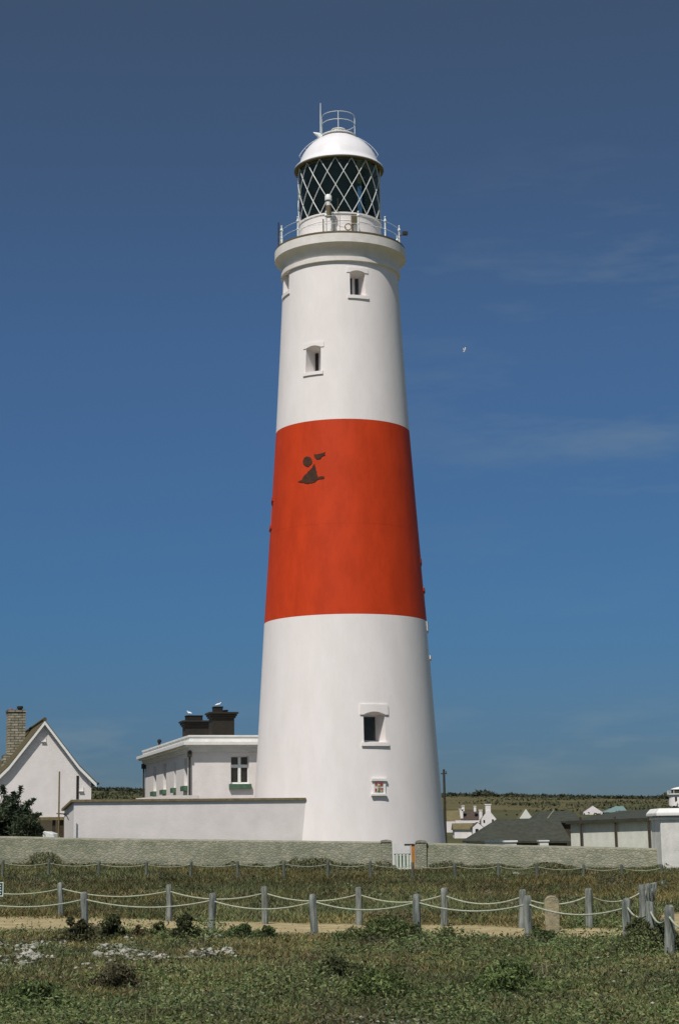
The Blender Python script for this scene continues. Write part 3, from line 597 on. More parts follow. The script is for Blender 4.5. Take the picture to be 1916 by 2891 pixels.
def stack(x0, x1, ycap, pots, Y):
    p0, p1 = loc(x0, ycap, Y), loc(x1, ycap, Y); w_ = (p1-p0).x; zc = p0.z; cx = (p0.x+p1.x)/2; cy = p0.y+.5
    m = MB(); m.box((cx, cy, (Ztop-.3+zc-.2)/2), (w_, 1.0, zc-.2-Ztop+.3)); m.box((cx, cy, zc-.28), (w_+.14, 1.14, .10)); m.box((cx, cy, zc-.17), (w_+.26, 1.26, .12)); m.box((cx, cy, zc-.055), (w_+.40, 1.4, .11))
    so_ = m.build('chimney', M['black'], kb, bevel=.03)
    for a, b_, yt in pots:
        q0, q1 = loc(a, yt, Y), loc(b_, yt, Y); m = MB(); m.box(((q0.x+q1.x)/2, cy, (q0.z+zc)/2), ((q1-q0).x, .55, q0.z-zc)); m.box(((q0.x+q1.x)/2, cy, q0.z), ((q1-q0).x+.04, .6, .07)); m.build('chimney_pot', M['black'], so_, bevel=.02)
    return cx, cy
stack(523.5, 598, 2034, [(529, 577, 2020)], 104)
stack(599, 665, 2010, [(607, 633.5, 1995), (639, 648, 2004)], 99)

# ---- gulls
def gull(px, py, Y, flying, label, rz=0, s=1.0):
    P = at(px, py, Y); r = empty('gull', P, rz, label, 'bird', 'white gulls')
    m = MB(); m.tube([(-.20*s, 0, .02), (-.12*s, 0, .03), (0, 0, .05), (.12*s, 0, .08), (.19*s, 0, .12)], [.01, .05*s, .085*s, .065*s, .02], 8); m.ball((.20*s, 0, .15), .05*s, 8, 6)
    if flying:
        for q in (-1, 1):
            m.add([(.08*s, 0, .08), (-.08*s, 0, .08), (-.04*s, q*.35*s, .18), (.10*s, q*.32*s, .18), (-.14*s, q*.68*s, .10), (-.10*s, q*.66*s, .11), (.0, q*.3*s, .215)], [(0, 1, 2, 3), (3, 2, 4, 5), (0, 3, 6), (1, 2, 6)])
    b_ = m.build('body', M['bird'], r, smooth=not flying)
    m = MB(); m.tube([(.24*s, 0, .15), (.31*s, 0, .135)], [.018, .004], 6); m.build('bill', M['gold'], b_)
    if not flying:
        for q in (-1, 1): m = MB(); m.tube([(0, q*.03, -.04), (0, q*.03, -.16)], .008, 5); m.build('leg', M['gold'], r)
    return r
gull(1310, 995, 70, True, 'white gull flying in the open sky to the right of the lighthouse', 0.3, .27)
P1 = loc(536, 2017, 104)
gull(536, 2015.5, 104.6, False, 'white gull standing on the left, lower black chimney', 2.6, .8)
gull(615, 1992.0, 99.6, False, 'white gull standing on the right, taller black chimney', .3, .8)

# ---- white outbuilding in front of the tower's left foot
A0 = at(209, 2300, 86.0); A1 = at(862, 2300, TY - math.sqrt(rad(2.5)**2 - (at(862, 2300, 88.5).x - TX)**2) + .05)
ao = math.atan2(A1.y-A0.y, A1.x-A0.x); LW = math.hypot(A1.y-A0.y, A1.x-A0.x)
ob = empty('outbuilding', (A0.x, A0.y, 0), ao, 'long low white rendered outbuilding with brown eaves, running up to the foot of the lighthouse', 'building')
zt = hz(209, 2268, 86); zt2 = zt - .02
m = MB(); prof = [(0, 0), (0, zt+.055), (4.6, zt-.27), (4.6, 0)]
m.prism(prof, lambda p: (0, p[0], p[1]), lambda p: (LW, p[0], p[1])); m.build('wall', M['render'], ob)
m = MB(); m.prism([(-.085, zt+.06), (-.085, zt+.17), (4.75, zt-.16), (4.75, zt-.27)], lambda p: (-.14, p[0], p[1]), lambda p: (LW+.02, p[0], p[1])); m.build('roof', M['brown'], ob)
# low white wall peeping above its roof
P = at(384, 2258, 91.5); Q = at(560, 2258, 92.6)
m = MB(); 
a_, b_ = Vector((P.x, P.y, 0)), Vector((Q.x, Q.y, 0)); za, zb2 = hz(384, 2254, 91.5), hz(470, 2246, 92.2)
m.add([(a_.x, a_.y, 0), (b_.x, b_.y, 0), (b_.x, b_.y, zb2), (a_.x+1.6, a_.y+.3, zb2), (a_.x, a_.y, za)] + [(a_.x, a_.y+.25, 0), (b_.x, b_.y+.25, 0), (b_.x, b_.y+.25, zb2), (a_.x+1.6, a_.y+.55, zb2), (a_.x, a_.y+.25, za)],
      [(0, 1, 2, 3, 4), (9, 8, 7, 6, 5), (0, 5, 6, 1), (1, 6, 7, 2), (2, 7, 8, 3), (3, 8, 9, 4), (4, 9, 5, 0)])
tag(m.build('yard_wall', M['render']), 'sliver of white wall showing just above the outbuilding roof, below the flat-roofed block', 'wall')
# pole and bracket by its left end
p0, p1 = at(165.7, 2357, 84.6), at(168.7, 2178, 84.6); p0.z = gz(p0.x, p0.y)
pr_ = empty('pole', p0, 0, 'thin olive pole with a short bracket, in front of the gabled house', 'pole')
m = MB(); m.tube([(0, 0, 0), tuple(p1-p0)], [.045, .035], 8); m.build('shaft', M['poleolive'], pr_, smooth=True)
q = at(166.5, 2297, 84.6)-p0; m = MB(); m.tube([(q.x-.1, 0, q.z), (q.x+.42, .3, q.z-.02)], .028, 6); m.tube([(q.x+.14, .1, q.z), (q.x+.33, .24, q.z-.1), (q.x+.42, .3, q.z-.3)], .02, 6); m.build('bracket', M['pipe'], pr_)

# ---- gabled house
HY = 97.0; C1 = at(125.5, 2100, HY); C1.z = 0
hs = empty('gabled_house', C1, AX, 'white gabled house with mossy tiled roof and tall stone chimney at the left edge', 'house')
iv = lambda px, py, Y: Matrix.Rotation(-AX, 3, 'Z') @ (at(px, py, Y) - C1)
pk = hz(125.5, 2040, HY); e1 = iv(223, 2165, HY+.5); e2 = iv(272, 2211, HY+.8); wl = iv(258, 2211, HY+.7).x; zb0 = hz(150, 2312, HY)
kx, kz_ = e1.x, e1.z; exx, ez = e2.x, e2.z; HL = 17.0
zwl = ez + (exx-wl)*0.9
def gab(off=0): return [(-wl, zwl+off), (-kx, kz_+off), (0, pk+off), (kx, kz_+off), (wl, zwl+off)]
m = MB(); m.prism([(-wl, zb0)] + gab(-.06) + [(wl, zb0)], lambda p: (p[0], 0, p[1]), lambda p: (p[0], HL, p[1]))
m.box((0, 1.9+HL/2, zb0/2), (2*wl-.3, HL-2.2, zb0)); m.build('wall', M['render'], hs)
m = MB(); top = [(-exx, ez+.0), (-kx, kz_+.06), (0, pk+.10), (kx, kz_+.06), (exx, ez+.0)]
ol = [(x, z) for x, z in top] + [(x, z-.14) for x, z in top[::-1]]
m.prism([(x*1.0, z+.04) for x, z in ol], lambda p: (p[0], -.22, p[1]), lambda p: (p[0], HL+.2, p[1])); rf = m.build('roof', M['tile'], hs)
m = MB(); m.tube([(0, -.22, pk+.16), (0, HL+.2, pk+.16)], .11, 8); m.build('ridge_tiles', M['tile'], rf)
m = MB(); ol = [(x*.995, z-.03) for x, z in top] + [(x*.995, z-.22) for x, z in top[::-1]]
m.prism(ol, lambda p: (p[0], -.26, p[1]), lambda p: (p[0], -.215, p[1])); m.build('bargeboard', M['trim'], rf)
q = iv(272, 2208, HY+.8); m = MB(); m.tube([(exx+.06, -.3, ez-.04), (exx+.06, HL, ez-.04)], .07, 8); m.build('gutter', M['pipe'], hs)
ch = MB(); c0, c1 = iv(22, 2100, 103), iv(73, 2100, 103); zc = hz(45, 2008, 103)
ch.box(((c0.x+c1.x)/2, c0.y+.6, (zc+4)/2), (c1.x-c0.x, 1.2, zc-4)); ch.box(((c0.x+c1.x)/2-.1, c0.y+.6, 5.2), (c1.x-c0.x+.25, 1.4, 2.6)); ch.box(((c0.x+c1.x)/2, c0.y+.6, zc+.03), (c1.x-c0.x+.08, 1.3, .12))
cho = ch.build('chimney', M['brick'], hs)
for px, yt in ((33, 1999), (46, 2001)):
    q = iv(px, 2003, 103); m = MB(); m.tube([(q.x, c0.y+.5, zc+.02), (q.x, c0.y+.5, hz(px, yt, 103))], [.11, .09], 10); m.build('chimney_pot', M['terracotta'], cho, smooth=True)
q = iv(60, 2003, 103); m = MB(); m.tube([(q.x, c0.y+.5, zc), (q.x, c0.y+.5, zc+.18), (q.x, c0.y+.5, zc+.2), (q.x, c0.y+.5, zc+.33)], [.14, .12, .19, .17], 10); m.build('chimney_cowl', M['black'], cho, smooth=True)
# vents and slot window in the gable
for px, py in ((124, 2094), (233, 2233)):
    q = iv(px, py, HY); m = MB(); m.box((q.x, -.05, q.z), (.26, .1, .035)); m.box((q.x+.11, -.02, q.z+.13), (.04, .04, .22)); m.build('vent_hood', M['soffit'], hs)
q, q2 = iv(219.5, 2190, HY+.5), iv(219.5, 2256, HY+.5); m = MB(); m.box((q.x, -.012, (q.z+q2.z)/2), (.13, .04, q.z-q2.z)); m.build('slot_window', M['pane'], hs)
m = MB(); m.box((0, -.06, zb0+.02), (2*wl+.1, .14, .16)); m.build('beam', M['brown'], hs)
for px in (154.5, 173):
    q = iv(px, 2330, HY); m = MB(); m.box((q.x, .1, zb0/2), (.16 if px < 160 else .3, .16, zb0)); m.build('porch_post', M['darkwood'], hs)
# van by the house
P = at(139, 2347, 92); vz = P.z
vn = empty('parked_van', (P.x-.9, P.y, gz(P.x, P.y)), 0, 'white van parked in front of the gabled house, roof showing over the stone wall', 'van')
hgt = vz - gz(P.x, P.y)
pr2 = [(-2.2, .4), (-2.2, hgt-.18), (-2.0, hgt-.04), (-1.5, hgt), (.75, hgt), (1.1, hgt-.12), (1.45, hgt-.9), (2.2, hgt-1.15), (2.3, .4)]
m = MB(); m.prism(pr2, lambda p: (p[0], 0, p[1]), lambda p: (p[0], 1.8, p[1])); m.build('body', M['van'], vn, bevel=.08)
m = MB(); m.prism([(.25, hgt-.95), (.25, hgt-.3), (.92, hgt-.3), (1.25, hgt-.95)], lambda p: (p[0], -.006, p[1]), lambda p: (p[0], 0.02, p[1])); m.build('side_window', M['pane'], vn)
for x in (-1.4, 1.5):
    m = MB(); m.tube([(x, -.02, .34), (x, .2, .34)], .34, 20); wv = m.build('wheel', M['tyre'], vn); m = MB(); m.tube([(x, -.03, .34), (x, .0, .34)], .19, 16); m.build('rim', M['metal_white'], wv)

# ------------------------------------------------------------------ boundary wall with gate
def wall_run(name, pts, label, cope=True):
    """pts: (px, ytop, Y)"""
    m = MB(); cp = MB(); P = []
    for a, b_ in zip(pts[:-1], pts[1:]):
        k = max(2, int(abs(b_[0]-a[0])/25))
        for q in range(k): u_ = q/k; P.append(tuple(a[i]*(1-u_)+b_[i]*u_ for i in range(3)))
    P.append(pts[-1]); W3 = [at(*p) for p in P]
    vs = []; cs = []
    for i_, p in enumerate(W3):
        jz = 0.035*(float(fbm(p.x*1.1, 3.0+p.y)) - .5); zb_l = gz(p.x, p.y) - .3; zt_ = p.z + jz
        rows = [(0, zb_l), (-.02, zb_l + (zt_-zb_l)*.4), (.01, zb_l + (zt_-zb_l)*.75), (.02, zt_-.07)]
        for d, z in rows: vs.append((p.x, p.y + d + .03*(float(fbm(p.x*2+z*5, 9.)) - .5), z))
        for d, z in rows[::-1]: vs.append((p.x, p.y + .42 - d, z))
        cs += [(p.x, p.y+.022, zt_-.072), (p.x, p.y+.06, zt_-.02), (p.x, p.y+.2, zt_+.01), (p.x, p.y+.40, zt_-.072)]
    n_ = 8
    fs = [(i_*n_+k, (i_+1)*n_+k, (i_+1)*n_+(k+1) % n_, i_*n_+(k+1) % n_) for i_ in range(len(W3)-1) for k in range(n_)] + [tuple(range(n_)), tuple((len(W3)-1)*n_+k for k in range(n_))]
    m.add(vs, fs); r = m.build(name, M['wall'], None)
    cp.add(cs, [(i_*4+k, (i_+1)*4+k, (i_+1)*4+(k+1) % 4, i_*4+(k+1) % 4) for i_ in range(len(W3)-1) for k in range(4)] + [(0, 1, 2, 3), tuple((len(W3)-1)*4+k for k in range(4))])
    cp.build('coping', M['coping'], r)
    return tag(r, label, 'wall')
wl1 = wall_run('boundary_wall', [(-420, 2361, 83.5), (0, 2361, 83.5), (230, 2366, 83.2), (560, 2370, 82.8), (860, 2374, 82.4), (1072, 2376, 82.0)], 'long rough grey-green stone wall left of the gate, below the outbuilding')
wl2 = wall_run('boundary_wall', [(1205, 2380, 81.6), (1340, 2383, 81), (1480, 2387, 80.2), (1640, 2390, 79.2), (1800, 2394, 78.2), (1872, 2396, 77.8)], 'rough grey stone wall between the gate and the tall white pier')
def gate_pier(x0, x1, yt, Y, label):
    a, b_ = at(x0, yt, Y), at(x1, yt, Y); zg = gz(a.x, a.y) - .2
    m = MB(); c = ((a.x+b_.x)/2, Y+.3); w_ = b_.x-a.x
    m.box((c[0], c[1], (zg+a.z-.08)/2), (w_, .62, a.z-.08-zg)); r = m.build('gate_pillar', M['wall'], None, bevel=.05)
    m = MB(); m.prism([(-w_/2-.03, 0), (-w_/2+.05, .09), (0, .12), (w_/2-.05, .09), (w_/2+.03, 0)], lambda p: (c[0]+p[0], c[1]-.34, a.z-.08+p[1]), lambda p: (c[0]+p[0], c[1]+.34, a.z-.08+p[1])); m.build('cap', M['coping'], r)
    tag(r, label, 'gate pillar', 'stone gate pillars')
gate_pier(1073, 1106, 2373, 81.9, 'rough stone gate pillar on the left of the garden gate')
gate_pier(1172, 1204, 2374, 81.5, 'rough stone gate pillar on the right of the garden gate')
GYg = 81.7; ga = at(1112, 2466, GYg); gb = at(1160, 2466, GYg); gzb = gz(ga.x, ga.y)
gt = empty('garden_gate', (ga.x, GYg, gzb), 0, 'pale green picket gate carrying a white board, between the stone pillars', 'gate')
ztg = at(1135, 2382, GYg).z - gzb; gw = at(1158, 2400, GYg).x - ga.x
zl = lambda y: at(1135, y, GYg).z - gzb
m = MB(); m.box((gw/2, .05, zl(2413)), (gw, .05, .07)); m.box((gw/2, .05, zl(2452)), (gw, .05, .07)); m.box((.03, .05, (.05+ztg)/2), (.07, .06, ztg-.05)); m.box((gw-.03, .05, (.05+ztg)/2), (.07, .06, ztg-.05)); m.build('gate_frame', M['gategreen'], gt)
m = MB(); m.box((gw/2, .09, (.04+zl(2412))/2), (gw-.06, .015, zl(2412)-.04)); m.build('back_panel', M['green'], gt)
for k in range(4):
    x = .14 + (gw-.28)*k/3; m = MB(); m.box((x, .01, (.06+zl(2410))/2), (.10, .03, zl(2410)-.06)); m.build('picket', M['gategreen'], gt)
m = MB(); m.box((gw/2, .0, (zl(2410)+ztg)/2), (gw-.02, .03, ztg-zl(2410))); m.build('board', M['board'], gt)
pa, pb = at(1160.5, 2386, GYg), at(1170, 2386, GYg)
gpz = gz(pa.x, pa.y); r = empty('gate_post', ((pa.x+pb.x)/2, GYg+.05, gpz), 0, 'orange timber post under a short dark bar at the right of the garden gate', 'post')
m = MB(); m.box((0, 0, (pa.z-gpz)/2), (pb.x-pa.x, .1, pa.z-gpz)); m.build('upright', M['orange'], r, bevel=.01)
m = MB(); m.box((-.16, -.02, pa.z-gpz+.03), (.46, .12, .06)); m.build('bar', M['pipe'], r)
# white pier at right edge
a = at(1866, 2400, 76.8); zt_ = hz(1890, 2282, 76.8); zp = gz(a.x+1, 77)-.2; wp = 2.3
pier = empty('white_pier', (a.x, 76.8, zp), 0, 'massive white rendered pier with stepped cap at the right end of the stone wall', 'pier')
T_ = zt_ - zp
m = MB(); m.box((wp/2, wp/2, (T_-.32)/2), (wp, wp, T_-.32)); m.build('shaft', M['pier'], pier, bevel=.04)
m = MB(); z1_ = hz(1890, 2316, 76.8)-zp; z2_ = hz(1890, 2306, 76.8)-zp
m.box((wp/2, wp/2, (z1_+z2_)/2+.0), (wp+.14, wp+.14, .10)); m.box((wp/2, wp/2, z2_+.10), (wp+.36, wp+.36, .12))
zc_ = z2_+.16
o = .18; x0, x1, y0, y1 = -o, wp+o, -o, wp+o; i_ = .16
m.add([(x0, y0, zc_), (x1, y0, zc_), (x1, y1, zc_), (x0, y1, zc_), (x0+i_+.0, y0+i_, T_), (x1-i_, y0+i_, T_), (x1-i_, y1-i_, T_), (x0+i_, y1-i_, T_)], [(3, 2, 1, 0), (4, 5, 6, 7), (0, 1, 5, 4), (1, 2, 6, 5), (2, 3, 7, 6), (3, 0, 4, 7)])
m.build('cap', M['cornice'], pier, bevel=.02)

# ------------------------------------------------------------------ right-hand buildings behind the wall
f0 = at(1609, 2326, 100); f1 = at(1900, 2315, 92); fa = math.atan2(f1.y-f0.y, f1.x-f0.x); FL = math.hypot(f1.y-f0.y, f1.x-f0.x)
gzf = -1.5; fb = empty('low_building', (f0.x, f0.y, gzf), fa, 'low grey-white building with brown timber uprights and dark roof, beside the white pier', 'building')
hL = f0.z-gzf; hR = f1.z-gzf
m = MB(); m.prism([(0, 0), (FL, 0), (FL, hR), (0, hL)], lambda p: (p[0], 0, p[1]), lambda p: (p[0], 7, p[1])); m.build('wall', M['greyrender'], fb)
hr = hz(1640, 2292, 104)-gzf
m = MB(); m.add([(-.1, -.25, hL-.02), (FL, -.25, hR-.02), (FL, -.25, hR+.16), (-.1, -.25, hL+.16), (0.0, 3.4, hr), (FL, 3.4, hr+.12), (-.1, 7.2, hL), (FL, 7.2, hR)], [(0, 1, 2, 3), (3, 2, 5, 4), (4, 5, 7, 6), (0, 3, 4, 6), (1, 2, 5, 7), (0, 1, 7, 6)]); m.build('roof', M['slate'], fb)
fi = lambda px, py: Matrix.Rotation(-fa, 3, 'Z') @ (at(px, py, 96.5) - Vector((f0.x, f0.y, gzf)))
for xb, xt in ((1640.5, 1636.5), (1738.5, 1733.5), (1832.5, 1828)):
    k = (xb-1609)/(1900-1609); Yp = 100-8*k-.35; pb_ = at(xb, 2386, Yp); pt_ = at(xt, 2306, Yp)
    q0 = Matrix.Rotation(-fa, 3, 'Z') @ (pb_ - Vector((f0.x, f0.y, gzf))); q1 = Matrix.Rotation(-fa, 3, 'Z') @ (pt_ - Vector((f0.x, f0.y, gzf)))
    q0.z -= .9; m = MB(); m.tube([tuple(q0), tuple(q1)], .062, 6); m.build('upright', M['darkwood'], fb)
# big dark roof
def gable_roof_building(name, pts, wallmat, roofmat, label, cat='building', depthY=8, group=None, zg=-1.5):
    pass
def roofed(name, x0, x1, yeave, yridge, Y, hipL, hipR, depth, wallm, roofm, label, zg, group=None, cat='building', over=.3):
    a, b_ = at(x0, yeave, Y), at(x1, yeave, Y); zr = hz((x0+x1)/2, yridge, Y+depth/2); ze = a.z; ze2 = b_.z; L_ = b_.x-a.x
    r = empty(name, (a.x, Y, zg), 0, label, cat, group)
    m = MB(); m.box((L_/2, depth/2, (min(ze, ze2)-zg)/2), (L_-2*over, depth-2*over, min(ze, ze2)-zg-.02))
    if hipL == 0 or hipR == 0:
        for hx, h_ in ((over, hipL), (L_-over, hipR)):
            if h_ == 0: m.prism([(over, ze-zg-.05), (depth-over, ze-zg-.05), (depth/2, zr-zg-.1)], lambda p, hx=hx: (hx-.02, p[0], p[1]), lambda p, hx=hx: (hx+.02, p[0], p[1]))
    m.build('wall', wallm, r)
    m = MB(); z0_, z0b, zr_ = ze-zg, ze2-zg, zr-zg
    m.add([(0, 0, z0_), (L_, 0, z0b), (L_, depth, z0b), (0, depth, z0_), (hipL, depth/2, zr_), (L_-hipR, depth/2, zr_),
           (0, 0, z0_-.15), (L_, 0, z0b-.15), (L_, depth, z0b-.15), (0, depth, z0_-.15)],
          [(0, 1, 5, 4), (2, 3, 4, 5), (3, 0, 4), (1, 2, 5), (0, 6, 7, 1), (1, 7, 8, 2), (2, 8, 9, 3), (3, 9, 6, 0), (6, 9, 8, 7)])
    m.build('roof', roofm, r); return r, ze-zg, zr-zg
roofed('barn', 1326, 1612, 2374, 2311, 135, 2.4, .4, 9, M['darkwood'], M['slate'], 'wide low building under a big dark hipped roof, right of the lighthouse foot', -1.6)
rb, h1_, h2_ = roofed('shed', 1506, 1650, 2318, 2290, 152, .9, .6, 8, M['darkwood'], M['slate'], 'smaller dark-roofed building standing behind the big hipped roof', -1.6)
p_ = at(1544, 2312, 150.5); q_ = at(1564, 2286, 150.5); m = MB(); m.tube([p_, q_], .07, 6)
tag(m.build('leaning_spar', M['coping']), 'pale slanting spar in front of the smaller dark roof', 'spar')
# white strips just above wall
a, b_ = at(1370, 2377, 104), at(1457, 2377, 104); m = MB(); m.box(((a.x+b_.x)/2, 104.5, a.z-.8), (b_.x-a.x, 1.0, 1.6)); m.box(((a.x+b_.x)/2, 104.5, a.z+.02), (b_.x-a.x+.12, 1.15, .09))
tag(m.build('low_white_wall', M['trim']), 'thin white strip of low wall showing over the stone wall below the big dark roof', 'wall')
a, b_ = at(1522, 2375, 103), at(1547, 2375, 103)
r = empty('white_cabin', (a.x, 103, -1.5), 0, 'small white cabin top showing over the stone wall below the big dark roof', 'cabin'); h_ = a.z+1.5
m = MB(); m.box(((b_.x-a.x)/2, .5, h_/2), (b_.x-a.x, 1, h_)); m.build('wall', M['van'], r); m = MB(); m.box(((b_.x-a.x)/2, .5, h_+.02), (b_.x-a.x+.1, 1.1, .07)); m.build('roof', M['trim'], r)
# utility pole by the tower
p0 = at(1256, 2330, 150); p1 = at(1252, 2172, 150); p0.z = -.8
r = empty('utility_pole', p0, 0, 'dark utility pole standing close to the right side of the lighthouse', 'pole')
m = MB(); m.tube([(0, 0, 0), tuple(p1-p0)], [.13, .09], 8); m.build('shaft', M['pole'], r, smooth=True)
q = p1-p0; m = MB(); m.box((q.x, 0, q.z-.35), (.5, .08, .09)); m.tube([(q.x+.18, 0, q.z-.35), (q.x+.18, 0, q.z-.15)], .04, 6); m.build('crossarm', M['pole'], r)

# ---- village on the slope
def gable_house(px0, px1, ybase, yeave, ypeak, Y, label, wallm, roofm, depth=8, dirx=0, wins_=(), chim=(), name='village_house', cat='house', band=False, zextra=0):
    """front gable towards the camera; roof runs back and, with dirx, sideways"""
    a, b_ = at(px0, ybase, Y), at(px1, ybase, Y); w_ = b_.x-a.x; zg = float(ground_z(a.x, Y))-.5; c = (a.x+b_.x)/2
    pxm = (px0+px1)/2; ze, zp = hz(pxm, yeave, Y)-zg, hz(pxm, ypeak, Y)-zg
    r = empty(name, (c, Y, zg), 0, label, cat)
    sh = lambda y: dirx*y
    m = MB(); m.prism([(-w_/2, 0), (w_/2, 0), (w_/2, ze), (0, zp), (-w_/2, ze)], lambda p: (p[0], 0, p[1]), lambda p: (p[0]+sh(depth), depth, p[1])); m.build('wall', wallm, r)
    t_ = .18; sl = (zp-ze)/(w_/2); ox = .25
    m = MB(); ol = [(-w_/2-ox, ze-sl*ox), (0, zp), (w_/2+ox, ze-sl*ox), (w_/2+ox, ze-sl*ox+t_), (0, zp+t_), (-w_/2-ox, ze-sl*ox+t_)]
    m.prism(ol, lambda p: (p[0], .25, p[1]), lambda p: (p[0]+sh(depth), depth+.1, p[1])); m.build('roof', roofm, r)
    for x0, x1, y0, y1 in wins_:
        p, q = at(x0, y1, Y), at(x1, y0, Y); m = MB(); m.box(((p.x+q.x)/2-c, -.01, (p.z+q.z)/2-zg), (q.x-p.x, .08, q.z-p.z)); m.build('window', M['pane'], r)
    for x0, x1, y0, y1, dy in chim:
        p, q = at(x0, y1, Y), at(x1, y0, Y); m = MB(); m.box(((p.x+q.x)/2-c, dy, (p.z+q.z)/2-zg), (q.x-p.x, .9, q.z-p.z)); m.box(((p.x+q.x)/2-c, dy, q.z-zg), ((q.x-p.x)*1.25, 1.1, .25)); m.build('chimney', wallm, r)
    return r
gable_house(1358, 1400, 2329, 2312, 2285, 470, 'white village house with steep gable, chimney and two dark windows, right of the lighthouse', M['render'], M['rooffar'], 7, 0,
            [(1363.5, 1368, 2315, 2323), (1387.5, 1392.5, 2313, 2322)], [(1370, 1384, 2271, 2300, .6), (1353, 1361, 2287, 2318, 1.5)])
r1, _, _ = roofed('village_house', 1300, 1360, 2314, 2288, 472, 0, 0, 8, M['render'], M['rooffar'], 'village house with dark brown roof and white chimneys, left of the steep white gable', float(ground_z(30, 472))-.6, cat='house')
o_ = r1.location
for x0, x1, y0, y1 in ((1297, 1307, 2284, 2322), (1304, 1311, 2275, 2290), (1338, 1344, 2276, 2291)):
    p, q = at(x0, y1, 471), at(x1, y0, 471); m = MB(); m.box(((p.x+q.x)/2-o_.x, 1.0, (p.z+q.z)/2-o_.z), (q.x-p.x, .9, q.z-p.z)); m.box(((p.x+q.x)/2-o_.x, 1.0, q.z-o_.z), ((q.x-p.x)*1.2, 1.1, .2)); m.build('chimney', M['render'], r1)
p, q = at(1306, 2324, 471.8), at(1362, 2316, 471.8); m = MB(); m.box(((p.x+q.x)/2-o_.x, -.2, (p.z+q.z)/2-o_.z), (q.x-p.x, .3, q.z-p.z)); m.build('porch_wall', M['render'], r1)
roofed('village_house', 1256, 1300, 2318, 2288, 440, 0, 0, 8, M['render'], M['oliveroof'], 'village house with olive roof at the very edge of the lighthouse', float(ground_z(28, 440))-.6, cat='house')
a, b_ = at(1258, 2329, 430), at(1312, 2329, 430); m = MB()
m.box(((a.x+b_.x)/2-1.2, 430, a.z+.2), ((b_.x-a.x)*.5, .5, 1.2)); m.box((b_.x-1.3, 430.3, a.z-.1), (1.9, .6, 2.2)); tag(m.build('garden_wall', M['render']), 'broken white garden wall below the olive-roofed village house', 'wall')
gable_house(1334, 1364, 2358, 2336, 2323, 400, 'small white gabled cottage with one dark square window, below the steep white gable', M['render'], M['rooffar'], 6, 0, [(1341, 1349.5, 2340, 2350)])
roofed('cottage', 1278, 1336, 2341, 2324, 404, 0, 0, 7, M['render'], M['oliveroof'], 'olive-roofed wing joined to the left of the small white cottage', float(ground_z(28, 404))-.6, cat='cottage')
gable_house(1466, 1502, 2311, 2310, 2284, 500, 'pale grey weathered gable end on the slope above the big dark roof', M['greyrender'], M['oliveroof'], 7)
gable_house(1645, 1700, 2300, 2293, 2275, 640, 'white gable with low-pitched roof on the slope above the grey-white building', M['render'], M['rooffar'], 8)
r2, _, _ = roofed('greenhouse', 1702, 1772, 2293, 2276, 640, 5, 1, 9, M['greyrender'], M['glasshouse'], 'glassy sloping roof right of the white low-pitched gable', float(ground_z(95, 640))-.6, cat='greenhouse')
# far old lighthouse at right edge
c = at(1916, 2276, 900); zg = float(ground_z(c.x, 900))-1; topz = at(1916, 2244, 900).z-zg; tp2 = at(1916, 2224, 900).z-zg; w2 = (at(1940, 2276, 900).x-c.x)*1.15
r = empty('distant_lighthouse', (c.x, 900, zg), 0, 'small squat white lighthouse far off at the right edge of the view', 'lighthouse')
m = MB(); m.lathe([(0, w2*1.08), (topz, w2)], 24); m.build('tower', M['render'], r, smooth=True)
m = MB(); m.lathe([(topz, w2), (topz+.1, w2*1.18), (topz+.6, w2*1.18), (topz+.65, w2*.6)], 24); m.build('gallery', M['cornice'], r, smooth=True)
m = MB(); m.lathe([(topz+.6, w2*.75), (tp2-.8, w2*.75)], 12); m.build('lantern', M['slate'], r)
m = MB(); m.lathe([(tp2-.8, w2*.85), (tp2-.1, w2*.5), (tp2+.4, .05)], 16); m.build('lantern_roof', M['cornice'], r, smooth=True)
for k in range(10):
    t = k*math.pi/5; m = MB(); m.tube([(w2*1.1*math.sin(t), -w2*1.1*math.cos(t), topz+.6), (w2*1.1*math.sin(t), -w2*1.1*math.cos(t), topz+2.2)], .15, 5); m.build('railing_post', M['cornice'], r)
p = at(1902, 2256, 900); m = MB(); m.box((p.x-c.x, -w2*.9, p.z-zg), (1.0, .6, 2.0)); m.build('window', M['pane'], r)

# ------------------------------------------------------------------ foliage meshes (numpy)
def mesh_np(name, V, F, cols, material, nper):
    me = bpy.data.meshes.new(name); me.vertices.add(len(V)); me.vertices.foreach_set('co', V.astype('f').ravel())
    me.loops.add(F.size); me.loops.foreach_set('vertex_index', F.astype('i').ravel())
    me.polygons.add(len(F)); me.polygons.foreach_set('loop_start', (np.arange(len(F))*nper).astype('i')); me.update(calc_edges=True)
    c = me.color_attributes.new('col', 'FLOAT_COLOR', 'POINT'); c.data.foreach_set('color', np.concatenate([cols, np.ones((len(cols), 1))], 1).astype('f').ravel())
    me.materials.append(material); o = bpy.data.objects.new(name, me); col.objects.link(o); return o
def leaves(P, size, cols, name, material, flat=0.5, elong=1.6):
    n_ = len(P); a = rng.normal(size=(n_, 3)); a[:, 2] *= flat; a /= np.linalg.norm(a, axis=1)[:, None]
    b_ = rng.normal(size=(n_, 3)); b_ -= (b_*a).sum(1)[:, None]*a; b_ /= np.linalg.norm(b_, axis=1)[:, None]
    s = np.asarray(size).reshape(-1, 1)*np.ones((n_, 1)); u_ = a*s*elong; v_ = b_*s*.5
    V = np.stack([P-u_, P+v_, P+u_, P-v_], 1).reshape(-1, 3); F = np.arange(4*n_).reshape(-1, 4)
    return mesh_np(name, V, F, np.repeat(cols, 4, 0), material, 4)
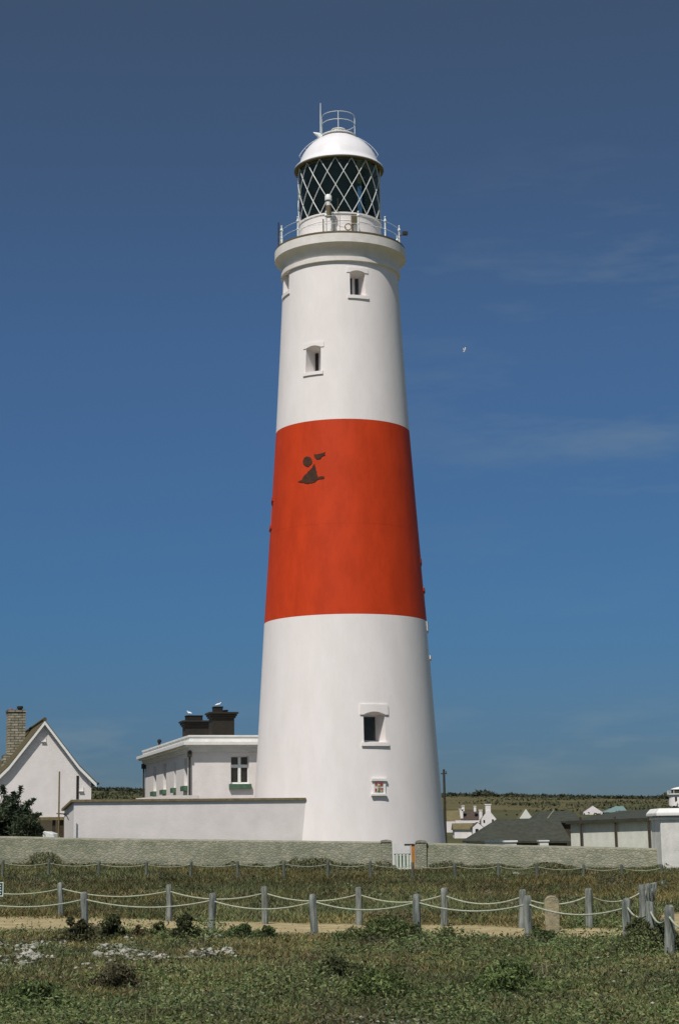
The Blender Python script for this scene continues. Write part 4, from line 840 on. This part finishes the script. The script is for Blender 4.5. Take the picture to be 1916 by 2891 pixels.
def blades(P, h, wd, cols, name, lean=.5):
    n_ = len(P); ang = rng.random(n_)*2*math.pi; le = lean*h*rng.random(n_); d2 = rng.random(n_)*2*math.pi
    side = np.stack([np.cos(ang), np.sin(ang), 0*ang], 1)*wd[:, None]; tip = P + np.stack([le*np.cos(d2), le*np.sin(d2), h], 1)
    V = np.stack([P-side, P+side, tip], 1).reshape(-1, 3); F = np.arange(3*n_).reshape(-1, 3)
    return mesh_np(name, V, F, np.repeat(cols, 3, 0), M['grass'], 3)
def pickD(n_, d0, d1, spread=.235, pad=1.5):
    D = np.exp(rng.uniform(math.log(d0), math.log(d1), n_)); X = rng.uniform(-1, 1, n_)*(spread*D+pad); return X, D
def greenness(X, Y):
    g_ = fbm(X*.42 + 60, Y*.30 + 11, 3)*.8 + fbm(X*1.6 + 20, Y*1.1 + 1, 3)*.25 + .10*sstep(27, 20, Y) + .17*sstep(19.5, 16.8, Y) + .10*sstep(1, 6, X)*sstep(32, 24, Y) - .18*sstep(31, 44, Y)
    return sstep(.575, .665, g_)
def inside_clear(X, Y):
    return (Y > 82) | (path_mask(X, Y) > .55)
# dry grass
X, Y = pickD(430000, 14, 81.3); pm = path_mask(X, Y); gr = greenness(X, Y)
keep = (rng.random(len(X)) > pm*.955) & (rng.random(len(X)) > gr*.55); X, Y, gr, pm = X[keep], Y[keep], gr[keep], pm[keep]
Zg = ground_z(X, Y); n_ = len(X)
big = fbm(X*.35 + 7, Y*.2 + 70, 4)
h = (0.022 + 0.055*rng.random(n_))*(0.5 + 1.2*big)*np.where(Y > 37, 2.2, 1.0)*(1 - .6*pm); wd = (0.0045 + 0.00032*Y)*(0.6+.8*rng.random(n_))
palette = np.array([[.25, .225, .095], [.185, .195, .070], [.31, .275, .125], [.13, .135, .055], [.20, .135, .060], [.15, .195, .070], [.085, .09, .038]])*1.0
pi_ = rng.integers(0, 7, n_); tint = (0.45 + 1.0*fbm(X*.5 + 30, Y*.3 + 3, 4))[:, None]*(0.62 + .76*fbm(X*1.9 + 3, Y*1.3 + 30, 2))[:, None]
cols = palette[pi_]*.92*tint*(0.75+.5*rng.random((n_, 1)))
hue = (fbm(X*.3 + 100, Y*.2 + 9, 3)[:, None] - .5); cols = cols*np.concatenate([1+.5*hue, 1+0*hue, 1-.2*hue], 1)
lo_ = sstep(40, 60, Y)[:, None]; cols = cols*(1-.22*lo_)
tag(blades(np.stack([X, Y, Zg-.008], 1), h, wd, cols, 'dry_grass', 1.6), 'brown and olive rough grass covering the ground up to the stone wall', 'grass', kind='stuff')
# tall bleached stems
X, Y = pickD(5000, 15, 60); k_ = (path_mask(X, Y) < .3) & (fbm(X*.5 + 90, Y*.3, 3) > .5); X, Y = X[k_], Y[k_]; n_ = len(X)
cols = np.array([[.30, .27, .16]])*(.6+.6*rng.random((n_, 1)))
tag(blades(np.stack([X, Y, ground_z(X, Y)], 1), .07+.10*rng.random(n_), .0025+.00015*Y, cols, 'bleached_stems', .6), 'bleached dead grass stems standing above the rough grass', 'grass', kind='stuff')
# green low plants
X, Y = pickD(330000, 14, 62); gr = greenness(X, Y); k_ = (rng.random(len(X)) < gr*.9) & (path_mask(X, Y) < .6); X, Y, gr = X[k_], Y[k_], gr[k_]; n_ = len(X)
mound = fbm(X*1.3 + 5, Y*1.1 + 8, 3); P = np.stack([X, Y, ground_z(X, Y) + rng.random(n_)*(.02 + .30*sstep(.38, .68, mound)*gr)], 1)
cols = np.array([[.100, .150, .052], [.125, .180, .062], [.180, .215, .085], [.080, .105, .040], [.23, .25, .11]])[rng.integers(0, 5, n_)]*(.5+1.0*fbm(X*1.7, Y*1.4 + 50, 3))[:, None]
tag(leaves(P, (.008 + .00045*Y)*(.6+.8*rng.random(n_)), cols, 'ground_cover', M['leaf'], flat=.6, elong=1.3), 'low green leafy plants growing in patches over the foreground', 'plants', kind='stuff')
# untidy low scrub: small clumps of several species, nobody could count them
Pn, Cn, Sn = [], [], []
tones = [(.085, .085, .05), (.06, .075, .038), (.13, .12, .075), (.10, .15, .06), (.15, .20, .09), (.16, .12, .08)]
for _ in range(620):
    D = math.exp(rng.uniform(math.log(14.5), math.log(70))); x = rng.uniform(-1, 1)*(.22*D+1)
    if float(path_mask(x, D)) > .25 + .5*rng.random(): continue
    g_ = float(greenness(x, D)); k = int(rng.uniform(40, 190)); sx_, sy_, sz_ = rng.uniform(.10, .45), rng.uniform(.10, .35), rng.uniform(.03, .11)*(1.5 if D > 30 else 1)
    P = rng.normal(size=(k, 3))*np.array([sx_, sy_, sz_]); P[:, 2] = np.abs(P[:, 2])*(1 - .3*np.hypot(P[:, 0]/sx_, P[:, 1]/sy_)).clip(.2, 1) + .01
    P[:, 0] += x; P[:, 1] += D; P[:, 2] += ground_z(P[:, 0], P[:, 1]); t_ = tones[int(rng.choice(6, p=[.22, .24, .18, .16, .10, .10] if g_ < .4 else [.10, .14, .06, .34, .30, .06]))]
    Pn.append(P); Cn.append(np.array([t_])*(.65+.7*rng.random((k, 1)))); Sn.append(np.full(k, .007+.00042*D)*(.6+.8*rng.random(k)))
tag(leaves(np.concatenate(Pn), np.concatenate(Sn), np.concatenate(Cn), 'low_scrub', M['leaf'], flat=.9, elong=1.7), 'untidy low scrub and dead stems scattered over the rough ground', 'scrub', kind='stuff')
# weeds at the wall foot
X = rng.uniform(-17.5, 14.5, 22000); Y = np.interp(X, [-16, 0, 14.5], [83.3, 82.2, 77.9]) - .08 - np.abs(rng.normal(0, .8, len(X)))
wn = fbm(X*.45 + 77, X*0 + 4, 4); wn = wn - .45*((X > 2.3) & (X < 3.7)); hh = .16 + .50*sstep(.50, .76, wn); k_ = rng.random(len(X)) < .35+.65*sstep(.45, .7, wn); X, Y, hh = X[k_], Y[k_], hh[k_]; n_ = len(X)
P = np.stack([X, Y, ground_z(X, Y) + rng.random(n_)*hh*(1-.5*np.clip((82-Y)/2, 0, 1))], 1)
cols = 1.9*np.array([[.055, .06, .028], [.07, .065, .032], [.045, .06, .027], [.085, .08, .042]])[rng.integers(0, 4, n_)]*(.7+.6*rng.random((n_, 1)))
tag(leaves(P, .045*(.6+.8*rng.random(n_)), cols, 'wall_foot_weeds', M['leaf'], flat=1.2, elong=1.7), 'ragged weeds along the foot of the stone wall', 'plants', kind='stuff')

# shrubs, each its own thing
def shrub(px, ybase, wpx, hpx, Y, label, n_=2600, tone=(.05, .058, .026), name='shrub', up=1.0, group=None, leaf=None, cat='shrub', upright=False):
    n_ = int(n_*1.7)
    c = at(px, ybase, Y); c.z = gz(c.x, c.y); w_ = wpx/FPX*Y/2*(1.15 if name == 'shrub' else 1); h_ = hpx/FPX*Y*(1.15 if name == 'shrub' else 1)
    r = empty(name, c, 0, label, cat, group)
    k = max(6, int(14*up)); cc = np.stack([rng.normal(0, .42, k)*w_, rng.normal(0, .42, k)*w_, rng.uniform(.12, .78, k)*h_], 1); cc[:, 2] *= np.clip(1.15 - np.abs(cc[:, 0]/w_), .3, 1); cr_ = rng.uniform(.16, .40, k)*min(w_, h_*1.1)*(1.15 if name == 'evergreen_bush' else 1)
    if name == 'evergreen_bush':
        ux, uy = rng.uniform(-.8, .8, k), rng.uniform(-.4, .5, k); cc = np.stack([ux*w_, uy*w_, rng.uniform(.15, .86, k)*h_*np.sqrt(1 - ux**2)], 1); cr_ = rng.uniform(.20, .36, k)*w_*.75
    q = rng.integers(0, k, n_); d = rng.normal(size=(n_, 3)); d /= np.linalg.norm(d, axis=1)[:, None]
    rr_ = np.where(rng.random(n_) < .72, 0.45+.6*rng.random(n_)**.7, .8+.55*rng.random(n_))
    P = cc[q] + d*(cr_[q]*rr_)[:, None]
    sk = rng.random(n_) < (.22 if name == 'shrub' else 0); m_ = sk.sum(); P[sk] = np.stack([rng.normal(0, .72, m_)*w_, rng.normal(0, .72, m_)*w_, np.abs(rng.normal(0, .16, m_))*h_], 1)
    P[:, 2] = np.maximum(P[:, 2], .01) - .02*np.hypot(P[:, 0], P[:, 1])
    if upright:
        m2 = n_//3; a = rng.uniform(0, 2*math.pi, m2); rr = np.sqrt(rng.random(m2))*w_*.8; t_ = rng.random(m2)
        P[:m2] = np.stack([np.cos(a)*rr*(.6+.5*t_), np.sin(a)*rr*(.6+.5*t_), h_*(.4+.75*t_*(1-.4*(rr/w_)**2))], 1)
    tone = tuple(x*(1.75 if name == 'shrub' else 1.2) for x in tone)
    base = np.array([tone, tuple(x*1.35 for x in tone), tuple(x*.7 for x in tone)]); ct = (base*np.array([1.12, 1.0, .9]))[rng.integers(0, 3, n_)]*(.75+.5*rng.random((n_, 1)))*(.75+.5*((q % 5)/4.0))[:, None]
    s_ = (leaf*.75 if leaf and leaf < .03 else leaf) or max(.011, .0007*Y)
    o = leaves(P, s_*(.6+.8*rng.random(n_)), ct, 'foliage', M['leaf'], flat=1.3, elong=1.6); o.parent = r
    m = MB()
    for s in range(5):
        a = rng.uniform(0, 6.28); e = cc[s % k]; m.tube([(0.03*math.cos(a), .03*math.sin(a), -.03), (e[0]*.5, e[1]*.5, e[2]*.5), tuple(e)], [.012*Y/30+.006, .009*Y/30, .004*Y/30], 5)
    m.build('stem', M['bark'], r); return r
g1 = 'dark scrub bushes along the path'
shrub(213, 2664, 92, 74, 29.5, 'widest dark bush, left of centre in the row along the pale path', 3800, (.045, .050, .026), group=g1)
shrub(318, 2650, 64, 62, 30.5, 'round dark bush just right of the widest bush on the path edge', 3000, (.040, .050, .024), group=g1)
shrub(391, 2640, 26, 40, 31.0, 'thin small bush between the round dark bush and the low clump on the path edge', 900, (.055, .05, .028), group=g1)
shrub(449, 2632, 38, 36, 31.5, 'low dark clump just left of the tallest round bush at the second front post', 1300, (.042, .052, .024), group=g1)
shrub(526, 2654, 66, 64, 30.0, 'dark round bush just left of the second front post', 3200, (.036, .046, .022), group=g1)
shrub(757, 2648, 40, 34, 30.2, 'tiny green tuft on the path edge, left of the third front post', 900, (.05, .075, .03), group=g1)
shrub(690, 2640, 90, 30, 30.2, 'low green mat right of the second front post', 1500, (.045, .07, .028), group=g1)
shrub(1110, 2662, 210, 54, 29.0, 'long low green mound in front of the fourth front post', 5200, (.052, .074, .030), group='green mounds in the foreground', up=2)
shrub(1520, 2612, 110, 34, 28.2, 'green plants at the foot of the memorial stone and the fifth front post', 2400, (.050, .074, .030), group='green mounds in the foreground', up=1.5)
shrub(1815, 2745, 100, 112, 24.5, 'big bushy green shrub at the right, in front of the row of posts', 7500, (.056, .072, .036), group='green mounds in the foreground', up=1.6)
shrub(1878, 2725, 80, 78, 24.6, 'darker half of the shrubbery at the far right, under the leaning posts', 4200, (.040, .056, .032), group='green mounds in the foreground', up=1.4)
shrub(1440, 2812, 190, 70, 19.2, 'bright green mound low in the foreground, right of centre', 4200, (.055, .085, .032), group='green mounds in the foreground', up=2, leaf=.022)
shrub(1085, 2836, 210, 80, 18.8, 'bright green mound low in the foreground, centre', 4600, (.060, .088, .034), group='green mounds in the foreground', up=2, leaf=.022)
shrub(90, 2850, 220, 70, 18.4, 'bright green mound at the bottom left corner', 4600, (.056, .084, .034), group='green mounds in the foreground', up=2, leaf=.022)
shrub(330, 2770, 130, 60, 20.6, 'dark brownish bush low in the foreground at left', 2600, (.045, .046, .028), group='green mounds in the foreground', up=1.5, leaf=.02)
shrub(960, 2745, 130, 64, 21.8, 'dull green bush in the middle of the foreground', 2600, (.046, .060, .028), group='green mounds in the foreground', up=1.5, leaf=.02)
# big dark bush behind the wall at left
bt = shrub(12, 2420, 215, 196, 87.5, 'large dark feathery evergreen bush behind the wall, in front of the gabled house', 20000, (.046, .066, .040), name='evergreen_bush', up=4.5, leaf=.062, cat='bush')
sp = []
for (x, y) in ((98, 2255), (117, 2297), (8, 2216), (60, 2222), (80, 2262), (40, 2235), (110, 2330)):
    e = at(x, y, 87.2); o0 = at(30, 2330, 87.4); k = 160; t_ = rng.random(k)**.6
    for q in range(k): sp.append(o0.lerp(e, float(t_[q])) + Vector(rng.normal(0, .16*(1.15-t_[q]), 3)))
sp = np.array([[p.x-bt.location.x, p.y-bt.location.y, p.z-bt.location.z] for p in sp])
o = leaves(sp, .085*(.5+.7*rng.random(len(sp))), np.array([[.055, .080, .045]])*(.7+.6*rng.random((len(sp), 1))), 'sprays', M['leaf'], flat=.8, elong=2.0); o.parent = bt
# orange-brown scrub by the tower foot
shrub(1296, 2400, 80, 36, 100, 'orange-brown bracken patch over the wall, at the right foot of the lighthouse', 1500, (.20, .10, .028), name='bracken', leaf=.09, cat='plants')
# skyline trees
pts = []; cl = []
for px in np.arange(-60, 2000, 5.0):
    D = rng.uniform(1380, 1520); x = (px-958)/FPX*D; hgt = (2.0 + 5.0*float(sstep(.45, .72, fbm(px*.010 + 3, 2.0, 3))))*(.7+.5*rng.random()); z = float(ground_z(x, D))
    k = 26; d = rng.normal(size=(k, 3)); d /= np.linalg.norm(d, axis=1)[:, None]
    p = d*np.array([4.5, 4, hgt*.5])*(rng.random((k, 1))**.4) + np.array([x, D, z+hgt*.4]); pts.append(p); cl.append(np.tile(np.array([[.055, .062, .036]])*(.7+.6*rng.random()), (k, 1)))
tag(leaves(np.concatenate(pts), 1.5*(.6+.8*rng.random(26*len(pts))), np.concatenate(cl), 'skyline_trees', M['leaf'], flat=1, elong=1.3), 'dark line of far trees and hedges along the skyline', 'trees', kind='stuff')
pts = []; cl = []
for (px, py0, D) in [(rng.uniform(1255, 1900), 0, rng.uniform(620, 1350)) for _ in range(34)] + [(rng.uniform(255, 410), 0, rng.uniform(500, 1300)) for _ in range(25)]:
    x = (px-958)/FPX*D; z = float(ground_z(x, D)); hgt = rng.uniform(.8, 2.0); k = 60; L_ = rng.uniform(6, 40)
    p = rng.normal(size=(k, 3))*np.array([L_*.5, 1.5, hgt*.3]) + np.array([x, D, z+hgt*.4]); pts.append(p); cl.append(np.tile(np.array([[.075, .082, .042]])*(.6+.8*rng.random()), (k, 1)))
tag(leaves(np.concatenate(pts), .8*(.6+.8*rng.random(60*len(pts))), np.concatenate(cl), 'far_scrub', M['leaf'], flat=1, elong=1.3), 'scattered hedges and scrub on the far slope', 'bushes', kind='stuff')

# ------------------------------------------------------------------ limestone rubble
def rubble(specs, name, label, smin, smax):
    bmx = bmesh.new(); bmesh.ops.create_icosphere(bmx, subdivisions=1, radius=1); tv = np.array([v.co[:] for v in bmx.verts]); tf = np.array([[v.index for v in f.verts] for f in bmx.faces]); bmx.free()
    V = []; F = []
    for i_, (x, y, s) in enumerate(specs):
        v = tv*(1+.35*rng.normal(size=(len(tv), 1))*.6)*np.array([1, rng.uniform(.6, 1.1), rng.uniform(.35, .7)])*s
        a = rng.uniform(0, 6.28); v = v @ np.array([[math.cos(a), -math.sin(a), 0], [math.sin(a), math.cos(a), 0], [0, 0, 1]]) + np.array([x, y, gz(x, y)+s*.3+.02]); V.append(v); F.append(tf + i_*len(tv))
    V = np.concatenate(V); F = np.concatenate(F); o = mesh_np(name, V, F, np.ones((len(V), 3)), M['rock'], 3); tag(o, label, 'stones', kind='stuff')
sp = []
for _ in range(2300):
    px = rng.uniform(-40, 760); py = rng.normal(2668 - .0*px, 17) + (1-px/760)*18
    dens = fbm(px*.012, py*.05+3, 3) - .22*sstep(560, 760, px)
    if dens < .52+.12*rng.random(): continue
    D = EYE*FPX/max(py - (2365+.014*(958-px)), 40); sp.append(((px-958)/FPX*D, D, rng.uniform(.010, .042)*(1.9 if rng.random() < .07 else 1)))
for _ in range(110):
    px = rng.uniform(0, 1900); py = rng.uniform(2690, 2885); D = EYE*FPX/(py - (2365+.014*(958-px))); sp.append(((px-958)/FPX*D, D, rng.uniform(.01, .03)))
for _ in range(120):
    px = 1120 + rng.normal(0, 60); py = 2884 + rng.normal(0, 8); D = EYE*FPX/(py - (2365+.014*(958-px))); sp.append(((px-958)/FPX*D, D, rng.uniform(.008, .03)))
rubble(sp, 'limestone_rubble', 'pale limestone rubble strewn along the near side of the path', .01, .05)
p = at(1456, 2462, 70); m = MB(); m.ball((p.x, 70, gz(p.x, 70)+.06), .16, 7, 5, sz=.6); tag(m.build('boulder', M['rock']), 'single pale boulder on the rough ground below the right-hand stone wall', 'rock')

# ------------------------------------------------------------------ posts and ropes
ORD = ['leftmost', 'second', 'third', 'fourth', 'fifth', 'sixth', 'seventh', 'eighth', 'ninth', 'tenth', 'eleventh', 'twelfth', 'thirteenth', 'fourteenth', 'fifteenth', 'sixteenth']
def post_mesh(seed):
    rr = random.Random(seed); m = MB(); n_ = 10; prof = []
    for k, (z, r_) in enumerate([(-.35, .064), (.0, .066), (.3, .064), (.56, .063), (.625, .060), (.65, .046), (.655, .001)]):
        prof.append((z, r_))
    m.lathe(prof, n_); m.v = [(x*(1 + .05*rr.uniform(-1, 1)) + .012*math.sin(5*z+seed), y*(1 + .05*rr.uniform(-1, 1)) + .010*math.cos(4*z+seed), z + (rr.uniform(-.012, .008) if z > .6 else 0)) for x, y, z in m.v]; return m
protos = []
def place_post(x, y, zt_, label, group, rad_=1.0, mm='post'):
    r = empty('rope_post', (x, y, gz(x, y)), random.uniform(0, 6), label, 'post', group)
    h_ = zt_ - gz(x, y); m = post_mesh(len(protos)+1); protos.append(0)
    m.v = [(a*rad_, b_*rad_, z*h_/.655) for a, b_, z in m.v]; m.build('timber', M[mm], r, smooth=True)
    r.rotation_euler = (random.uniform(-.02, .02), random.uniform(-.025, .025), random.uniform(0, 6)); return Vector((x, y, zt_))
def rope(pts, sag, rr_, label, drop=.11, colour='rope', name='rope'):
    m = MB(); path = []
    for (a, b_), s in zip(zip(pts[:-1], pts[1:]), sag if isinstance(sag, list) else [sag]*(len(pts)-1)):
        for k in range(15):
            u_ = k/14; p = a.lerp(b_, u_); p.z -= drop + 4*s*u_*(1-u_); path.append(p)
    m.tube(path, rr_, 7); return tag(m.build(name, M[colour], None, smooth=True), label, 'rope', 'pale ropes of the path fence')
fr = [(-110, 2516, 35.0), (238.8, 2518, 33.2), (597, 2520.5, 31.8), (886, 2523, 30.7), (1174.6, 2523.5, 29.7), (1488, 2528, 28.3), (1768, 2535, 26.6), (1832.7, 2544, 25.2), (1884, 2555, 23.7), (1962, 2568, 22.3)]
P_ = []; nn = ['', 'leftmost post of the front rope row, beside the widest dark bush', 'second post of the front rope row, right of the dark round bush', 'third post of the front rope row, just left of the photograph centre', 'fourth post of the front rope row, behind the long green mound', 'fifth post of the front rope row, just left of the memorial stone', 'sixth post of the front rope row, where the rope turns towards the viewer', 'seventh post of the front rope row, between the corner post and the last two', 'nearest leaning post of the front rope row, at the right edge', '']
for k, (px, yt, Y) in enumerate(fr):
    p = at(px, yt, Y)
    P_.append(place_post(p.x, p.y, p.z, nn[k], 'grey timber posts of the front rope row', 1.02) if nn[k] else p)
rope(P_, [.15, .13, .135, .13, .125, .135, .12, .13, .13], .0135, 'pale rope slung along the front row of posts, nearest the viewer', .13)
bk = [(-90, 2488, 41.8), (173.5, 2491, 39.6), (476.7, 2497, 37.2), (746.6, 2501.5, 35.4), (1011, 2504.5, 34.3), (1250.5, 2506, 33.4), (1470.6, 2511, 32.6), (1660, 2507, 32.4), (1809, 2497, 33.0), (1820, 2495.5, 36.2), (1829, 2494.5, 39.6), (1838, 2493, 43.5), (1846, 2491, 47.5), (1871, 2486, 56), (1899, 2479, 63)]
P_ = []
for k, (px, yt, Y) in enumerate(bk):
    p = at(px, yt, Y)
    if k == 0: P_.append(p); continue
    lab = (ORD[k-1] + ' post of the middle rope row, beyond the pale path') if k < 8 else ('corner post where the middle rope row turns away at the right' if k == 8 else ORD[k-8] + ' post after the corner, in the row running back to the stone wall at right')
    P_.append(place_post(p.x, p.y, p.z, lab, 'grey timber posts of the middle rope row'))
rope(P_, [.14]*8+[.2]*6, .0135, 'pale rope slung along the middle row of posts, beyond the path', .13)
tr = [(9, 2427), (139, 2427), (279, 2430), (414, 2431), (539, 2431), (671, 2430), (802, 2429), (925, 2430), (1044, 2430), (1164, 2433), (1283, 2435), (1406, 2436), (1514, 2437), (1645, 2440), (1753, 2441), (1866, 2441)]
P_ = []
for k, (px, yt) in enumerate(tr):
    p = at(px, yt, 69.0 - k*.12)
    P_.append(place_post(p.x, p.y, p.z, ORD[k] + ' small post of the far rope row, in front of the stone wall', 'grey timber posts of the far rope row', .88, 'postfar'))
rope(P_, .10, .010, 'pale rope slung along the far row of posts, in front of the stone wall', .12)

# memorial stone
a, b_ = at(1536.5, 2600, 31.2), at(1579, 2600, 31.2); zt_ = hz(1557, 2528, 31.2); zg = gz((a.x+b_.x)/2, 31.2)-.1; w_ = (b_.x-a.x)/2; H_ = zt_-zg
ol = [(-w_*.92, 0), (w_*.92, 0), (w_, H_*.55), (w_*.97, H_-w_*.85)] + [(w_*.97*math.cos(t), H_-w_*.85+w_*.85*math.sin(t)) for t in np.linspace(.25, math.pi-.25, 9)] + [(-w_*.97, H_-w_*.85), (-w_, H_*.55)]
m = MB(); m.prism(ol, lambda p: (p[0], -.05, p[1]), lambda p: (p[0], .06, p[1])); o = m.build('memorial_stone', M['stonetan'], None, bevel=.02, loc=((a.x+b_.x)/2, 31.2, zg)); tag(o, 'round-topped tan marker stone standing between the two rope rows at right', 'marker stone')
# information sign at left edge
sx0, sx1 = at(-34, 2491, 33), at(11.5, 2491, 33); z1_ = sx0.z; z0_ = hz(-10, 2531, 33); zgs = gz(sx0.x, 33)
r = empty('sign', ((sx0.x+sx1.x)/2, 33, zgs), 0, 'small dark green sign with pale border cut off by the left edge, on a post', 'sign'); w_ = (sx1.x-sx0.x)
m = MB(); m.box((0, .06, (z0_-zgs)/2+.1), (.08, .08, z0_-zgs+.2)); m.build('post', M['post'], r)
m = MB(); m.box((0, 0, (z0_+z1_)/2-zgs), (w_, .03, z1_-z0_)); pl = m.build('panel', M['signgreen'], r)
m = MB(); hh_ = z1_-z0_; zc = (z0_+z1_)/2-zgs
for s in (-1, 1): m.box((s*(w_/2-.008), -.018, zc), (.014, .008, hh_)); m.box((0, -.018, zc+s*(hh_/2-.008)), (w_-.03, .008, .014))
m.build('border', M['trim'], pl)
m = MB()
for k, (ln_, off) in enumerate(((.20, 0), (.14, .03), (.22, 0), (.18, .01))): m.box((off, -.017, zc+.07-.047*k), (ln_, .006, .016))
m.build('lettering', M['trim'], pl)
